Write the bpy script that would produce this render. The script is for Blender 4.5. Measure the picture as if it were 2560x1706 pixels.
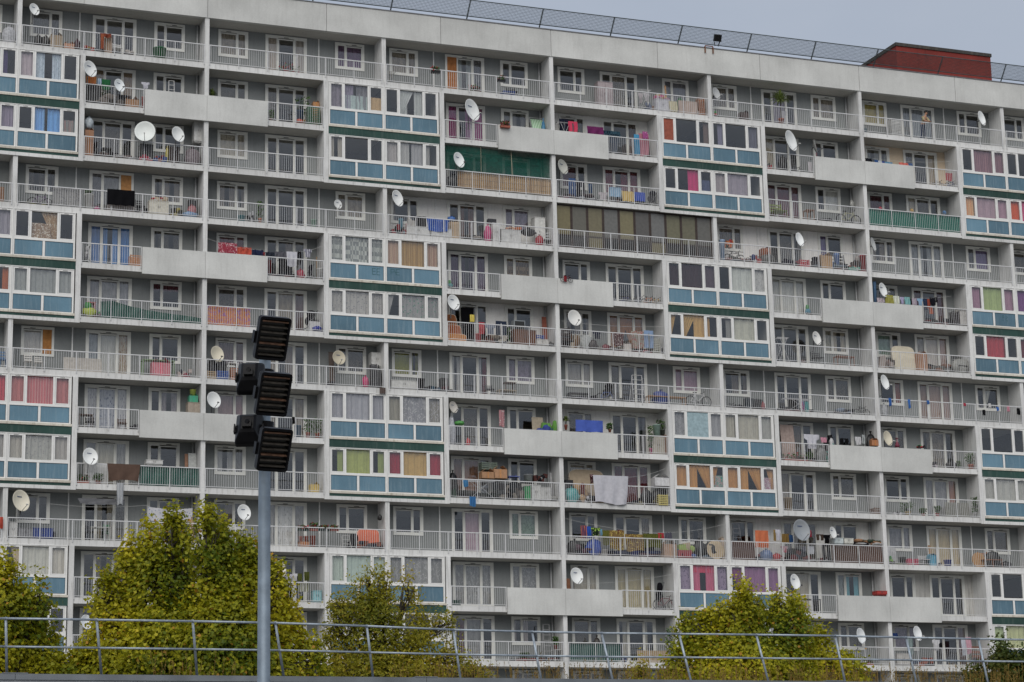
import bpy, math, random, zlib
import numpy as np
from mathutils import Vector, Matrix
for o in list(bpy.data.objects): bpy.data.objects.remove(o)
scene = bpy.context.scene
COL = scene.collection
R_ = math.radians
# ------------------------------------------------------------------ camera
FPX = 5664.24; YAW, PITCH, ROLL = 0.366131, 0.225364, -0.020814
CAM = Vector((-15.7831, -110.0007, 1.6455))
cy_, sy_ = math.cos(YAW), math.sin(YAW); cp_, sp_ = math.cos(PITCH), math.sin(PITCH)
FW = Vector((sy_*cp_, cy_*cp_, sp_)); RT = Vector((cy_, -sy_, 0)); UP = RT.cross(FW)
RT, UP = math.cos(ROLL)*RT + math.sin(ROLL)*UP, -math.sin(ROLL)*RT + math.cos(ROLL)*UP
cd = bpy.data.cameras.new('camera'); cam = bpy.data.objects.new('camera', cd); COL.objects.link(cam)
cd.sensor_fit = 'HORIZONTAL'; cd.sensor_width = 36; cd.lens = FPX/2560*36; cd.clip_end = 3000; cd.clip_start = .5
cam.matrix_world = Matrix.Translation(CAM) @ Matrix((RT, UP, -FW)).transposed().to_4x4()
scene.camera = cam
scene.render.resolution_x = 1024; scene.render.resolution_y = 682
# ------------------------------------------------------------------ overcast daylight
SUN_EL, SUN_AZ = R_(41), R_(205)          # azimuth clockwise from +Y (north of the scene)
world = bpy.data.worlds.new('World'); scene.world = world; world.use_nodes = True
nt = world.node_tree; nt.nodes.clear()
wo = nt.nodes.new('ShaderNodeOutputWorld')
sky = nt.nodes.new('ShaderNodeTexSky'); sky.sky_type = 'NISHITA'; sky.sun_disc = False
sky.sun_elevation = SUN_EL; sky.sun_rotation = SUN_AZ; sky.dust_density = 4; sky.air_density = 1.3
b1 = nt.nodes.new('ShaderNodeBackground'); b1.inputs[1].default_value = 0.06
b2 = nt.nodes.new('ShaderNodeBackground'); b2.inputs[1].default_value = 0.89
tc = nt.nodes.new('ShaderNodeTexCoord'); mp = nt.nodes.new('ShaderNodeMapping'); mp.inputs['Scale'].default_value = (2.2, 2.2, 5)
nz = nt.nodes.new('ShaderNodeTexNoise'); nz.inputs['Scale'].default_value = 1.6; nz.inputs['Detail'].default_value = 5
cr = nt.nodes.new('ShaderNodeValToRGB')
cr.color_ramp.elements[0].position = .3; cr.color_ramp.elements[0].color = (.315, .358, .437, 1)
cr.color_ramp.elements[1].position = .72; cr.color_ramp.elements[1].color = (.40, .435, .50, 1)
mx = nt.nodes.new('ShaderNodeMixShader'); mx.inputs[0].default_value = .86
L = nt.links.new
L(tc.outputs['Generated'], mp.inputs[0]); L(mp.outputs[0], nz.inputs['Vector']); L(nz.outputs[0], cr.inputs[0]); L(cr.outputs[0], b2.inputs[0])
L(sky.outputs[0], b1.inputs[0]); L(b1.outputs[0], mx.inputs[1]); L(b2.outputs[0], mx.inputs[2]); L(mx.outputs[0], wo.inputs[0])
sd = bpy.data.lights.new('sun', 'SUN'); sd.energy = 1.5; sd.angle = R_(60); sd.color = (1, .96, .905)
sun = bpy.data.objects.new('sun', sd); COL.objects.link(sun)
sdir = Vector((math.sin(SUN_AZ)*math.cos(SUN_EL), math.cos(SUN_AZ)*math.cos(SUN_EL), math.sin(SUN_EL)))
sun.location = (0, -60, 90); sun.rotation_euler = sdir.to_track_quat('Z', 'Y').to_euler()
vs = scene.view_settings; vs.view_transform = 'Standard'; vs.look = 'None'; vs.gamma = 1; vs.use_curve_mapping = False
vs.exposure = 0.52
# ------------------------------------------------------------------ helpers
def ray(px, py): return FW + RT*((px-1280)/FPX) - UP*((py-853)/FPX)
def P(px, py, Y):                          # point of the place seen at a pixel, on the vertical plane y = Y
    d = ray(px, py); return CAM + d*((Y-CAM.y)/d.y)
def hex3(h):
    c = [int(h[i:i+2], 16)/255 for i in (0, 2, 4)]
    return tuple(x/12.92 if x <= .04045 else ((x+.055)/1.055)**2.4 for x in c)
def mul(c, k): return tuple(min(1, x*k) for x in c[:3]) + (1,)
MATS = {}
def nodes(name):
    m = bpy.data.materials.new(name); m.use_nodes = True; n = m.node_tree
    return m, n, n.nodes['Principled BSDF']
def paint(name, col, rough=.6, var=.12, scale=9, metal=0, spec=.35, bump=0):
    """plain coloured surface with a little mottling"""
    if name in MATS: return MATS[name]
    m, n, b = nodes(name); g = n.nodes.new('ShaderNodeTexNoise'); t = n.nodes.new('ShaderNodeTexCoord')
    g.inputs['Scale'].default_value = scale; g.inputs['Detail'].default_value = 4
    r = n.nodes.new('ShaderNodeValToRGB'); r.color_ramp.elements[0].position = .3; r.color_ramp.elements[1].position = .7
    r.color_ramp.elements[0].color = mul(col, 1-var); r.color_ramp.elements[1].color = mul(col, 1+var)
    l = n.links.new; l(t.outputs['Object'], g.inputs['Vector']); l(g.outputs[0], r.inputs[0]); l(r.outputs[0], b.inputs['Base Color'])
    b.inputs['Roughness'].default_value = rough; b.inputs['Metallic'].default_value = metal; b.inputs['Specular IOR Level'].default_value = spec
    if bump:
        bp = n.nodes.new('ShaderNodeBump'); bp.inputs['Strength'].default_value = bump; bp.inputs['Distance'].default_value = .02
        l(g.outputs[0], bp.inputs['Height']); l(bp.outputs[0], b.inputs['Normal'])
    MATS[name] = m; return m
def concrete(name, col, streak=.25, rnd=.06, blotch=.1, dirt=(.16, .15, .13)):
    """painted concrete with rain streaks and grime, tone varies slightly from piece to piece"""
    m, n, b = nodes(name); l = n.links.new; N = n.nodes.new
    ge = N('ShaderNodeNewGeometry'); mp = N('ShaderNodeMapping'); mp.inputs['Scale'].default_value = (5.5, 5.5, .55)
    a = N('ShaderNodeTexNoise'); a.inputs['Scale'].default_value = 1.3; a.inputs['Detail'].default_value = 7; a.inputs['Roughness'].default_value = .65
    ra = N('ShaderNodeValToRGB'); ra.color_ramp.elements[0].position = .5; ra.color_ramp.elements[1].position = .8
    c = N('ShaderNodeTexNoise'); c.inputs['Scale'].default_value = .55; c.inputs['Detail'].default_value = 5
    f = N('ShaderNodeTexNoise'); f.inputs['Scale'].default_value = 14; f.inputs['Detail'].default_value = 6
    rc = N('ShaderNodeValToRGB'); rc.color_ramp.elements[0].position = .3; rc.color_ramp.elements[1].position = .7
    rc.color_ramp.elements[0].color = mul(col, 1-blotch); rc.color_ramp.elements[1].color = mul(col, 1+blotch*.6)
    oi = N('ShaderNodeObjectInfo'); mr = N('ShaderNodeMapRange'); mr.inputs[3].default_value = 1-rnd; mr.inputs[4].default_value = 1+rnd
    hs = N('ShaderNodeHueSaturation'); m1 = N('ShaderNodeMixRGB'); m2 = N('ShaderNodeMath'); m2.operation = 'MULTIPLY'; m2.inputs[1].default_value = streak
    m3 = N('ShaderNodeMixRGB'); m3.blend_type = 'MULTIPLY'; m3.inputs[0].default_value = .2
    l(ge.outputs['Position'], mp.inputs[0]); l(mp.outputs[0], a.inputs['Vector']); l(a.outputs[0], ra.inputs[0])
    l(ge.outputs['Position'], c.inputs['Vector']); l(ge.outputs['Position'], f.inputs['Vector']); l(c.outputs[0], rc.inputs[0])
    l(oi.outputs['Random'], mr.inputs[0]); l(mr.outputs[0], hs.inputs['Value']); l(rc.outputs[0], hs.inputs['Color'])
    l(ra.outputs[0], m2.inputs[0]); l(m2.outputs[0], m1.inputs[0]); l(hs.outputs[0], m1.inputs[1]); m1.inputs[2].default_value = dirt + (1,)
    l(m1.outputs[0], m3.inputs[1]); l(f.outputs[0], m3.inputs[2]); l(m3.outputs[0], b.inputs['Base Color'])
    gain = N('ShaderNodeMixRGB'); gain.blend_type = 'MULTIPLY'; gain.inputs[0].default_value = 1; gain.inputs[2].default_value = (1.11, 1.11, 1.11, 1)
    l(m3.outputs[0], gain.inputs[1]); l(gain.outputs[0], b.inputs['Base Color'])
    bp = N('ShaderNodeBump'); bp.inputs['Strength'].default_value = .15; bp.inputs['Distance'].default_value = .01
    l(f.outputs[0], bp.inputs['Height']); l(bp.outputs[0], b.inputs['Normal'])
    b.inputs['Roughness'].default_value = .85; b.inputs['Specular IOR Level'].default_value = .25
    MATS[name] = m; return m
def fabric(h, pat=None, h2=None):
    """woven cloth; pat: stripe, check, dots, flower"""
    key = 'cloth_%s_%s_%s' % (h, pat, h2)
    if key in MATS: return MATS[key]
    m, n, b = nodes(key); l = n.links.new; N = n.nodes.new; col = hex3(h)
    t = N('ShaderNodeTexCoord'); g = N('ShaderNodeTexNoise'); g.inputs['Scale'].default_value = 6; g.inputs['Detail'].default_value = 3
    l(t.outputs['Object'], g.inputs['Vector'])
    r = N('ShaderNodeValToRGB'); r.color_ramp.elements[0].position = .3; r.color_ramp.elements[1].position = .7
    r.color_ramp.elements[0].color = mul(col, .9); r.color_ramp.elements[1].color = mul(col, 1.06); l(g.outputs[0], r.inputs[0])
    out = r.outputs[0]
    if pat:
        mix = N('ShaderNodeMixRGB'); mix.inputs[2].default_value = mul(hex3(h2), 1); l(out, mix.inputs[1])
        th = N('ShaderNodeMath'); th.operation = 'GREATER_THAN'
        if pat == 'stripe':
            w = N('ShaderNodeTexWave'); w.inputs['Scale'].default_value = 3.2; w.inputs['Distortion'].default_value = .6; th.inputs[1].default_value = .55
            l(t.outputs['Object'], w.inputs['Vector']); l(w.outputs['Fac'], th.inputs[0])
        elif pat == 'check':
            w = N('ShaderNodeTexChecker'); w.inputs['Scale'].default_value = 6; th.inputs[1].default_value = .5
            l(t.outputs['Object'], w.inputs['Vector']); l(w.outputs['Fac'], th.inputs[0])
        elif pat == 'dots':
            w = N('ShaderNodeTexVoronoi'); w.inputs['Scale'].default_value = 9; th.operation = 'LESS_THAN'; th.inputs[1].default_value = .28
            l(t.outputs['Object'], w.inputs['Vector']); l(w.outputs['Distance'], th.inputs[0])
        else:
            w = N('ShaderNodeTexNoise'); w.inputs['Scale'].default_value = 7; w.inputs['Distortion'].default_value = 1.5; th.inputs[1].default_value = .56
            l(t.outputs['Object'], w.inputs['Vector']); l(w.outputs[0], th.inputs[0])
        l(th.outputs[0], mix.inputs[0]); out = mix.outputs[0]
    l(out, b.inputs['Base Color']); b.inputs['Roughness'].default_value = .9; b.inputs['Specular IOR Level'].default_value = .1
    MATS[key] = m; return m
def net(h, alpha=.45):
    """net curtain: part of the light goes straight through"""
    key = 'net_%s_%d' % (h, alpha*100)
    if key in MATS: return MATS[key]
    m, n, b = nodes(key); l = n.links.new; N = n.nodes.new; b.inputs['Base Color'].default_value = hex3(h) + (1,); b.inputs['Roughness'].default_value = .9
    t = N('ShaderNodeBsdfTransparent'); mx = N('ShaderNodeMixShader'); o = n.nodes['Material Output']
    g = N('ShaderNodeTexNoise'); g.inputs['Scale'].default_value = 5; tc = N('ShaderNodeTexCoord'); l(tc.outputs['Object'], g.inputs['Vector'])
    mr = N('ShaderNodeMapRange'); mr.inputs[1].default_value = .3; mr.inputs[2].default_value = .7; mr.inputs[3].default_value = alpha*.75; mr.inputs[4].default_value = min(1, alpha*1.25)
    l(g.outputs[0], mr.inputs[0]); l(mr.outputs[0], mx.inputs[0]); l(t.outputs[0], mx.inputs[1]); l(b.outputs[0], mx.inputs[2]); l(mx.outputs[0], o.inputs[0])
    MATS[key] = m; return m
def glass(name, refl, tint):
    m, n, b = nodes(name); l = n.links.new; N = n.nodes.new
    g = N('ShaderNodeBsdfGlossy'); g.inputs['Roughness'].default_value = .03; g.inputs['Color'].default_value = (.97, .98, 1, 1)
    t = N('ShaderNodeBsdfTransparent'); t.inputs[0].default_value = tint + (1,)
    ge = N('ShaderNodeNewGeometry'); nz = N('ShaderNodeTexNoise'); nz.inputs['Scale'].default_value = .9
    bp = N('ShaderNodeBump'); bp.inputs['Strength'].default_value = .04; bp.inputs['Distance'].default_value = .05
    l(ge.outputs['Position'], nz.inputs['Vector']); l(nz.outputs[0], bp.inputs['Height']); l(bp.outputs[0], g.inputs['Normal'])
    mx = N('ShaderNodeMixShader'); mx.inputs[0].default_value = refl
    l(t.outputs[0], mx.inputs[1]); l(g.outputs[0], mx.inputs[2]); l(mx.outputs[0], n.nodes['Material Output'].inputs[0]); MATS[name] = m; return m
class MB:
    def __init__(s): s.v = []; s.f = []; s.m = []; s.c = 0
    def mat(s, i): s.c = i; return s
    def face(s, pts):
        k = len(s.v); s.v += [tuple(p) for p in pts]; s.f.append(tuple(range(k, k+len(pts)))); s.m.append(s.c)
    def box(s, x0, x1, y0, y1, z0, z1, M=None):
        k = len(s.v); pts = [(x, y, z) for z in (z0, z1) for y in (y0, y1) for x in (x0, x1)]
        s.v += [tuple(M @ Vector(p)) for p in pts] if M else pts
        for q in ((0, 2, 3, 1), (4, 5, 7, 6), (0, 1, 5, 4), (2, 6, 7, 3), (0, 4, 6, 2), (1, 3, 7, 5)):
            s.f.append(tuple(k+i for i in q)); s.m.append(s.c)
        return s
    def ring(s, x0, x1, z0, z1, w, y0, y1, wb=None):     # rectangular frame in the xz plane
        wb = w if wb is None else wb
        s.box(x0, x0+w, y0, y1, z0, z1); s.box(x1-w, x1, y0, y1, z0, z1)
        s.box(x0+w, x1-w, y0, y1, z1-w, z1); s.box(x0+w, x1-w, y0, y1, z0, z0+wb); return s
    def tube(s, p, q, r, n=6, r2=None, cap=True):
        p, q = Vector(p), Vector(q); d = (q-p)
        if d.length < 1e-6: return s
        d.normalize(); a = d.orthogonal().normalized(); b = d.cross(a); k = len(s.v); r2 = r if r2 is None else r2
        for c, rr in ((p, r), (q, r2)):
            for i in range(n):
                t = 2*math.pi*i/n; s.v.append(tuple(c + a*(rr*math.cos(t)) + b*(rr*math.sin(t))))
        for i in range(n):
            j = (i+1) % n; s.f.append((k+i, k+j, k+n+j, k+n+i)); s.m.append(s.c)
        if cap: s.f.append(tuple(k+i for i in range(n-1, -1, -1))); s.m.append(s.c); s.f.append(tuple(k+n+i for i in range(n))); s.m.append(s.c)
        return s
    def path(s, pts, r, n=6):
        for a, b in zip(pts, pts[1:]): s.tube(a, b, r, n)
        return s
    def lathe(s, prof, n=12, M=None):                    # prof: (r, z) list around z
        k = len(s.v)
        for r, z in prof:
            for i in range(n):
                t = 2*math.pi*i/n; p = Vector((r*math.cos(t), r*math.sin(t), z)); s.v.append(tuple(M @ p if M else p))
        for a in range(len(prof)-1):
            for i in range(n):
                j = (i+1) % n; s.f.append((k+a*n+i, k+a*n+j, k+a*n+n+j, k+a*n+n+i)); s.m.append(s.c)
        return s
    def hoop(s, c, R, r, ax='y', n=16, m=5):
        pts = []
        for i in range(n+1):
            t = 2*math.pi*i/n
            o = (R*math.cos(t), 0, R*math.sin(t)) if ax == 'y' else (0, R*math.cos(t), R*math.sin(t)) if ax == 'x' else (R*math.cos(t), R*math.sin(t), 0)
            pts.append(Vector(c)+Vector(o))
        k = len(s.v); A = Vector((0, 1, 0)) if ax == 'y' else Vector((1, 0, 0)) if ax == 'x' else Vector((0, 0, 1))
        for i in range(n):
            u = (pts[i]-Vector(c)).normalized()
            for j in range(m):
                t = 2*math.pi*j/m; s.v.append(tuple(pts[i] + u*(r*math.cos(t)) + A*(r*math.sin(t))))
        for i in range(n):
            for j in range(m):
                s.f.append((k+i*m+j, k+((i+1) % n)*m+j, k+((i+1) % n)*m+(j+1) % m, k+i*m+(j+1) % m)); s.m.append(s.c)
        return s
    def grid(s, fn, nu, nv):
        k = len(s.v)
        for j in range(nv+1):
            for i in range(nu+1): s.v.append(tuple(fn(i/nu, j/nv)))
        for j in range(nv):
            for i in range(nu):
                a = k+j*(nu+1)+i; s.f.append((a, a+1, a+nu+2, a+nu+1)); s.m.append(s.c)
        return s
    def mesh(s, name, mats, smooth=False):
        me = bpy.data.meshes.new(name); me.from_pydata(s.v, [], s.f)
        for m in (mats if isinstance(mats, (list, tuple)) else [mats]): me.materials.append(m)
        if len(set(s.m)) > 1 or (s.m and s.m[0]): me.polygons.foreach_set('material_index', s.m)
        if smooth: me.polygons.foreach_set('use_smooth', [True]*len(s.f))
        me.update(); return me
    def build(s, name, mats, parent=None, smooth=False, loc=None, rot=None):
        return link(name, s.mesh(name, mats, smooth), parent, loc, rot)
def link(name, me, parent=None, loc=None, rot=None, scale=None):
    o = bpy.data.objects.new(name, me); COL.objects.link(o)
    if loc is not None: o.location = loc
    if rot is not None: o.rotation_euler = rot
    if scale is not None: o.scale = scale
    if parent is not None: o.parent = parent
    return o
def empty(name, loc, rz=0, parent=None):
    o = bpy.data.objects.new(name, None); o.empty_display_size = .2; COL.objects.link(o); o.location = loc; o.rotation_euler = (0, 0, rz)
    if parent: o.parent = parent
    return o
def tag(o, label=None, cat=None, group=None, kind=None):
    for k, v in (('label', label), ('category', cat), ('group', group), ('kind', kind)):
        if v: o[k] = v
    return o
rng = random.Random(7)
# ------------------------------------------------------------------ materials of the place
CONC = concrete('painted_concrete', (.62, .622, .61), .58, .06, .13)
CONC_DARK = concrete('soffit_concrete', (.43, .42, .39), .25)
PANEL = concrete('panel_concrete', (.535, .54, .52), .17, .05, .15)
WALL = concrete('grey_blue_wall', (.222, .235, .232), .32, .08, .14, (.12, .12, .12))
WALLW = concrete('white_painted_wall', (.72, .71, .68), .3, .05, .08)
WALLB = concrete('beige_painted_wall', (.60, .49, .36), .2)
WALLM = concrete('mottled_wall', (.5, .49, .46), .75, .05, .3, (.1, .1, .09))
WHITE = paint('white_window_frame', (.66, .66, .62), .5, .06, 3)
OLDWHITE = concrete('weathered_white_sill', (.56, .53, .46), .9, .05, .2, (.24, .20, .14))
RAILM = paint('light_grey_railing', (.56, .565, .57), .45, .08, 4)
BLUE = concrete('blue_infill', (.112, .2, .262), .5, .2, .2, (.28, .36, .40))
GREEN = concrete('dark_green_band', (.03, .068, .058), .6, .12, .3, (.11, .14, .13))
GASKET = paint('dark_joint', (.03, .03, .032), .8)
GLASS = glass('window_glass', .066, (.93, .93, .92))
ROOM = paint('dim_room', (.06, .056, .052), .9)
W, H, G, D = 9.67994, 2.8, 45.0, 1.3
NR = 13
def zc(r): return G - H*r            # ceiling (slab underside) of row r
# ------------------------------------------------------------------ ground
gm = MB(); gm.face([(-900, -400, 0), (900, -400, 0), (900, 1500, 0), (-900, 1500, 0)])
tag(gm.build('ground', paint('ground_surface', (.16, .155, .145), .95, .25, .2)), kind='structure')
# ------------------------------------------------------------------ the apartment block
BLD = empty('apartment_building', (0, 0, 0))
tag(BLD, 'long grey concrete apartment block with rows of railed balconies and blue panelled glazed bays', 'building')
def part(name, mb, mats, **k): return mb.build(name, mats, BLD, **k)
XL, XR = -W-.4, 7*W+.4
for r in range(-1, NR+2):           # slabs, one per bay
    for k in range(-1, 7):
        x0, x1 = k*W+.004, (k+1)*W-.004
        z0 = zc(r+1)
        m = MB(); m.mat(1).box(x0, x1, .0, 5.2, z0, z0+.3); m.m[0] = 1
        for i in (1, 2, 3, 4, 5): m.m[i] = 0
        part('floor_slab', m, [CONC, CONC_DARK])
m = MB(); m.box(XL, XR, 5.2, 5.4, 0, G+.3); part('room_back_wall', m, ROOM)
m = MB(); m.box(XL, XR, 5.4, 13, 0, G+.3); part('rear_block', m, CONC)
m = MB(); m.box(XL, XR, .03, D, 0, zc(NR+2)-.002); part('base_wall', m, WALL)
# parapet pieces and metal coping
js = [-W]
for k in (-1, 1, 3, 5, 7): js += [k*W-6.46, k*W, k*W+6.46]
js = sorted(j for j in set(js) if -W-.1 <= j <= 7*W+.1)
for a, b in zip(js, js[1:]):
    m = MB(); m.box(a+.012, b-.012, -.09, .16, G+.0-.03, G+1.5); part('parapet_panel', m, PANEL)
    m = MB(); m.box(a+.003, b-.003, -.12, .2, G+1.503, G+1.56); part('coping', m, paint('zinc_coping', (.16, .16, .165), .5, .3, 2, .4))
m = MB(); m.box(XL, XR, .2, 13, G+.31, G+.9); part('flat_roof', m, paint('roof_gravel', (.2, .2, .19), .95))
for k in range(-1, 8):               # party walls behind the loggia wall
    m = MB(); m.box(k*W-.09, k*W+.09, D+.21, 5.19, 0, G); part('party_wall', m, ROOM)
def fin(k, r):
    odd = k % 2
    m = MB()
    if odd: m.box(k*W-.115, k*W+.115, -.035, D+.2, zc(r+1)+.302, zc(r)-.001); m.box(k*W-.115, k*W+.115, -.035, -.002, zc(r+1)+.002, zc(r+1)+.298)
    else: m.box(k*W-.115, k*W+.115, .015, D+.2, zc(r+1)+.302, zc(r)-.002)
    part('partition_wall', m, CONC)
rowB = lambda r: r % 3 != 0
for r in range(NR+1):
    for k in range(-1, 8):
        if k % 2 or not rowB(r): fin(k, r)
# -- curtains: a few folded sheets shared by all windows, unit size
def fold_mesh(seed, kind):
    q = random.Random(seed); a, b, c = q.uniform(2.5, 5), q.uniform(0, 6), q.uniform(6, 9)
    m = MB()
    def fn(u, v):
        y = .035*math.sin(a*6.28*u+b+.6*math.sin(3*v))+.02*math.sin(c*6.28*u)
        x = u
        if kind == 'tie':             # gathered towards one side half way down
            g = .55*math.exp(-((v-.68)/.33)**2); x = u*(1-g)
        if kind == 'drape': x = u*(1-.78*v)
        return (x, y*(.6+.4*v), -v)
    m.grid(fn, 40, 8 if kind != 'plain' else 2); return m.mesh('curtain', fabric('cccccc'), True)
FOLDS = {k: [fold_mesh(i*7+j, k) for i in range(4)] for j, k in enumerate(('plain', 'tie', 'drape'))}
CM = {}
def curtain(parent, x0, x1, z0, z1, y, mat, kind='plain', flip=False):
    key = (mat.name, kind, rng.randrange(4))
    if key not in CM:
        me = FOLDS[kind][key[2]].copy(); me.materials.clear(); me.materials.append(mat); CM[key] = me
    o = link('curtain', CM[key], parent, (x1 if flip else x0, y, z1), None, ((x0-x1) if flip else (x1-x0), 1, z1-z0)); return o
def mcol(c):                           # colour code -> material;  'n...' is a net curtain
    if c[0] == 'n': return net(c[1:7], float(c[7:])/100 if len(c) > 7 else .55)
    if ':' in c: a, p, b = c.split(':'); return fabric(a, p, b)
    return fabric(c)
def hang(parent, spec, x0, x1, z0, z1, y):
    """spec 'mode colour': f full, l/r one side, p parted, t tied pair, d draped, h lower half, u upper strip, b boarded"""
    if not spec or spec == '-': return
    for s in spec.split('+'):
        mode, c = s.split(' '); w = x1-x0; m = mcol(c)
        if mode == 'f': curtain(parent, x0, x1, z0, z1, y, m)
        elif mode == 'l': curtain(parent, x0, x0+w*.42, z0, z1, y, m)
        elif mode == 'r': curtain(parent, x1-w*.48, x1, z0, z1, y, m)
        elif mode == 'p': curtain(parent, x0, x0+w*.36, z0, z1, y, m); curtain(parent, x1-w*.36, x1, z0, z1, y, m)
        elif mode == 't': curtain(parent, x0, x0+w*.62, z0, z1, y, m, 'tie'); curtain(parent, x1-w*.62, x1, z0, z1, y, m, 'tie', True)
        elif mode == 'T': curtain(parent, x0, x1, z0, z1, y, m, 'tie', True)
        elif mode == 'd': curtain(parent, x0, x0+w*.62, z0, z1, y, m, 'drape')
        elif mode == 'D': curtain(parent, x1-w*.62, x1, z0, z1, y, m, 'drape', True)
        elif mode == 'h': curtain(parent, x0, x1, z0, z0+(z1-z0)*.6, y, m)
        elif mode == 'u': curtain(parent, x0, x1, z0+(z1-z0)*.72, z1, y, m)
        elif mode == 'b':
            q = MB(); q.box(x0-.02, x1+.02, -.01, .01, z0-.02, z1+.02); q.build('board', paint('board_'+c, hex3(c), .8, .25, 5), parent, loc=(0, D-.045, 0))
PANES = {}
def pane(parent, x0, x1, z0, z1, y, mat=None):
    mat = mat or GLASS; key = (round(x1-x0, 3), round(z1-z0, 3), mat.name)
    if key not in PANES:
        q = MB(); q.box(0, x1-x0, -.006, .006, 0, z1-z0); PANES[key] = q.mesh('pane', mat)
    return link('pane', PANES[key], parent, (x0, y, z0))
FRAMES = {}
def opening(kind, k, side, r, cur):
    """window or balcony door in the loggia wall; t is the distance from the odd fin"""
    zt = zc(r)-.12; s = 1 if side == 'R' else -1; x = k*W
    if kind == 'w1': t0, t1, cells, zb = .95, 2.47, [(.09, .93), (1.02, 1.43)], zc(r)-1.52
    elif kind == 'w2': t0, t1, cells, zb = 7.38, 8.92, [(.09, .50), (.59, 1.45)], zc(r)-1.52
    else: t0, t1, cells, zb = 3.52, 5.70, [(.09, .59), (.68, 1.50), (1.59, 2.09)], zc(r)-2.46
    w = t1-t0; h = zt-zb
    key = (kind, s)
    X = lambda a: a if s > 0 else w-a
    cc = [tuple(sorted((X(a), X(b)))) for a, b in cells]
    if s < 0: cc = cc[::-1]
    if key not in FRAMES:
        q = MB(); q.ring(-.05, w+.05, -.05, h+.05, .055, -.05, .02); q.ring(0.006, w-.006, .006, h-.006, .06, -.03, .05)
        big = max(range(len(cc)), key=lambda i: cc[i][1]-cc[i][0])
        for i, (a, b) in enumerate(cc):
            q.ring(a-.03, b+.03, .06, h-.06-(.05 if i == big else 0), .055, -.015, .035, .055 if kind != 'door' else .1)
        for (a, b), (c, d) in zip(cc, cc[1:]): q.box(b+.03, c-.03, -.045, .04, .06, h-.06)
        a, b = cc[big]; q.mat(1).box((a+b)/2-.13, (a+b)/2+.13, -.055, -.04, h-.055, h-.03)
        FRAMES[key] = q.mesh('balcony_door' if kind == 'door' else 'window', [WHITE, GASKET])
    x0 = x+t0 if s > 0 else x-t1
    o = link('balcony_door' if kind == 'door' else 'window', FRAMES[key], BLD, (x0, D, zb))
    specs = cur.split('|') if cur else ['-']
    for i, (a, b) in enumerate(cc):
        pane(o, a+.02, b-.02, .12, h-.12, .012); sp = specs[i % len(specs)] if len(specs) > 1 else specs[0]
        hang(o, sp, a-.02, b+.02, .08, h-.07, .13) if not sp.startswith('b ') else hang(o, 'b '+sp[2:], a, b, .1, h-.1, 0)
    for c in o.children:
        if c.name.startswith('board'): c.location.y = -.02
NETS = ['n8c867c50', 'nb4aa9c48', 'n9a948a40', 'n7e786e55', 'nc4b8a655']
def auto_cur(kind):
    u = rng.random()
    if u < .48: return '-'
    if u < .76: return 'f '+rng.choice(NETS)
    if u < .86: return 'p '+rng.choice(NETS+['9c948c', 'b4aca0'])
    return rng.choice(['f 7c6a6a', 'p a8a090', 'f na89cb070', 'f c8c0b0', 'r 8a8078', 'l b0a8a8', 'f n80809070'])
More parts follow.
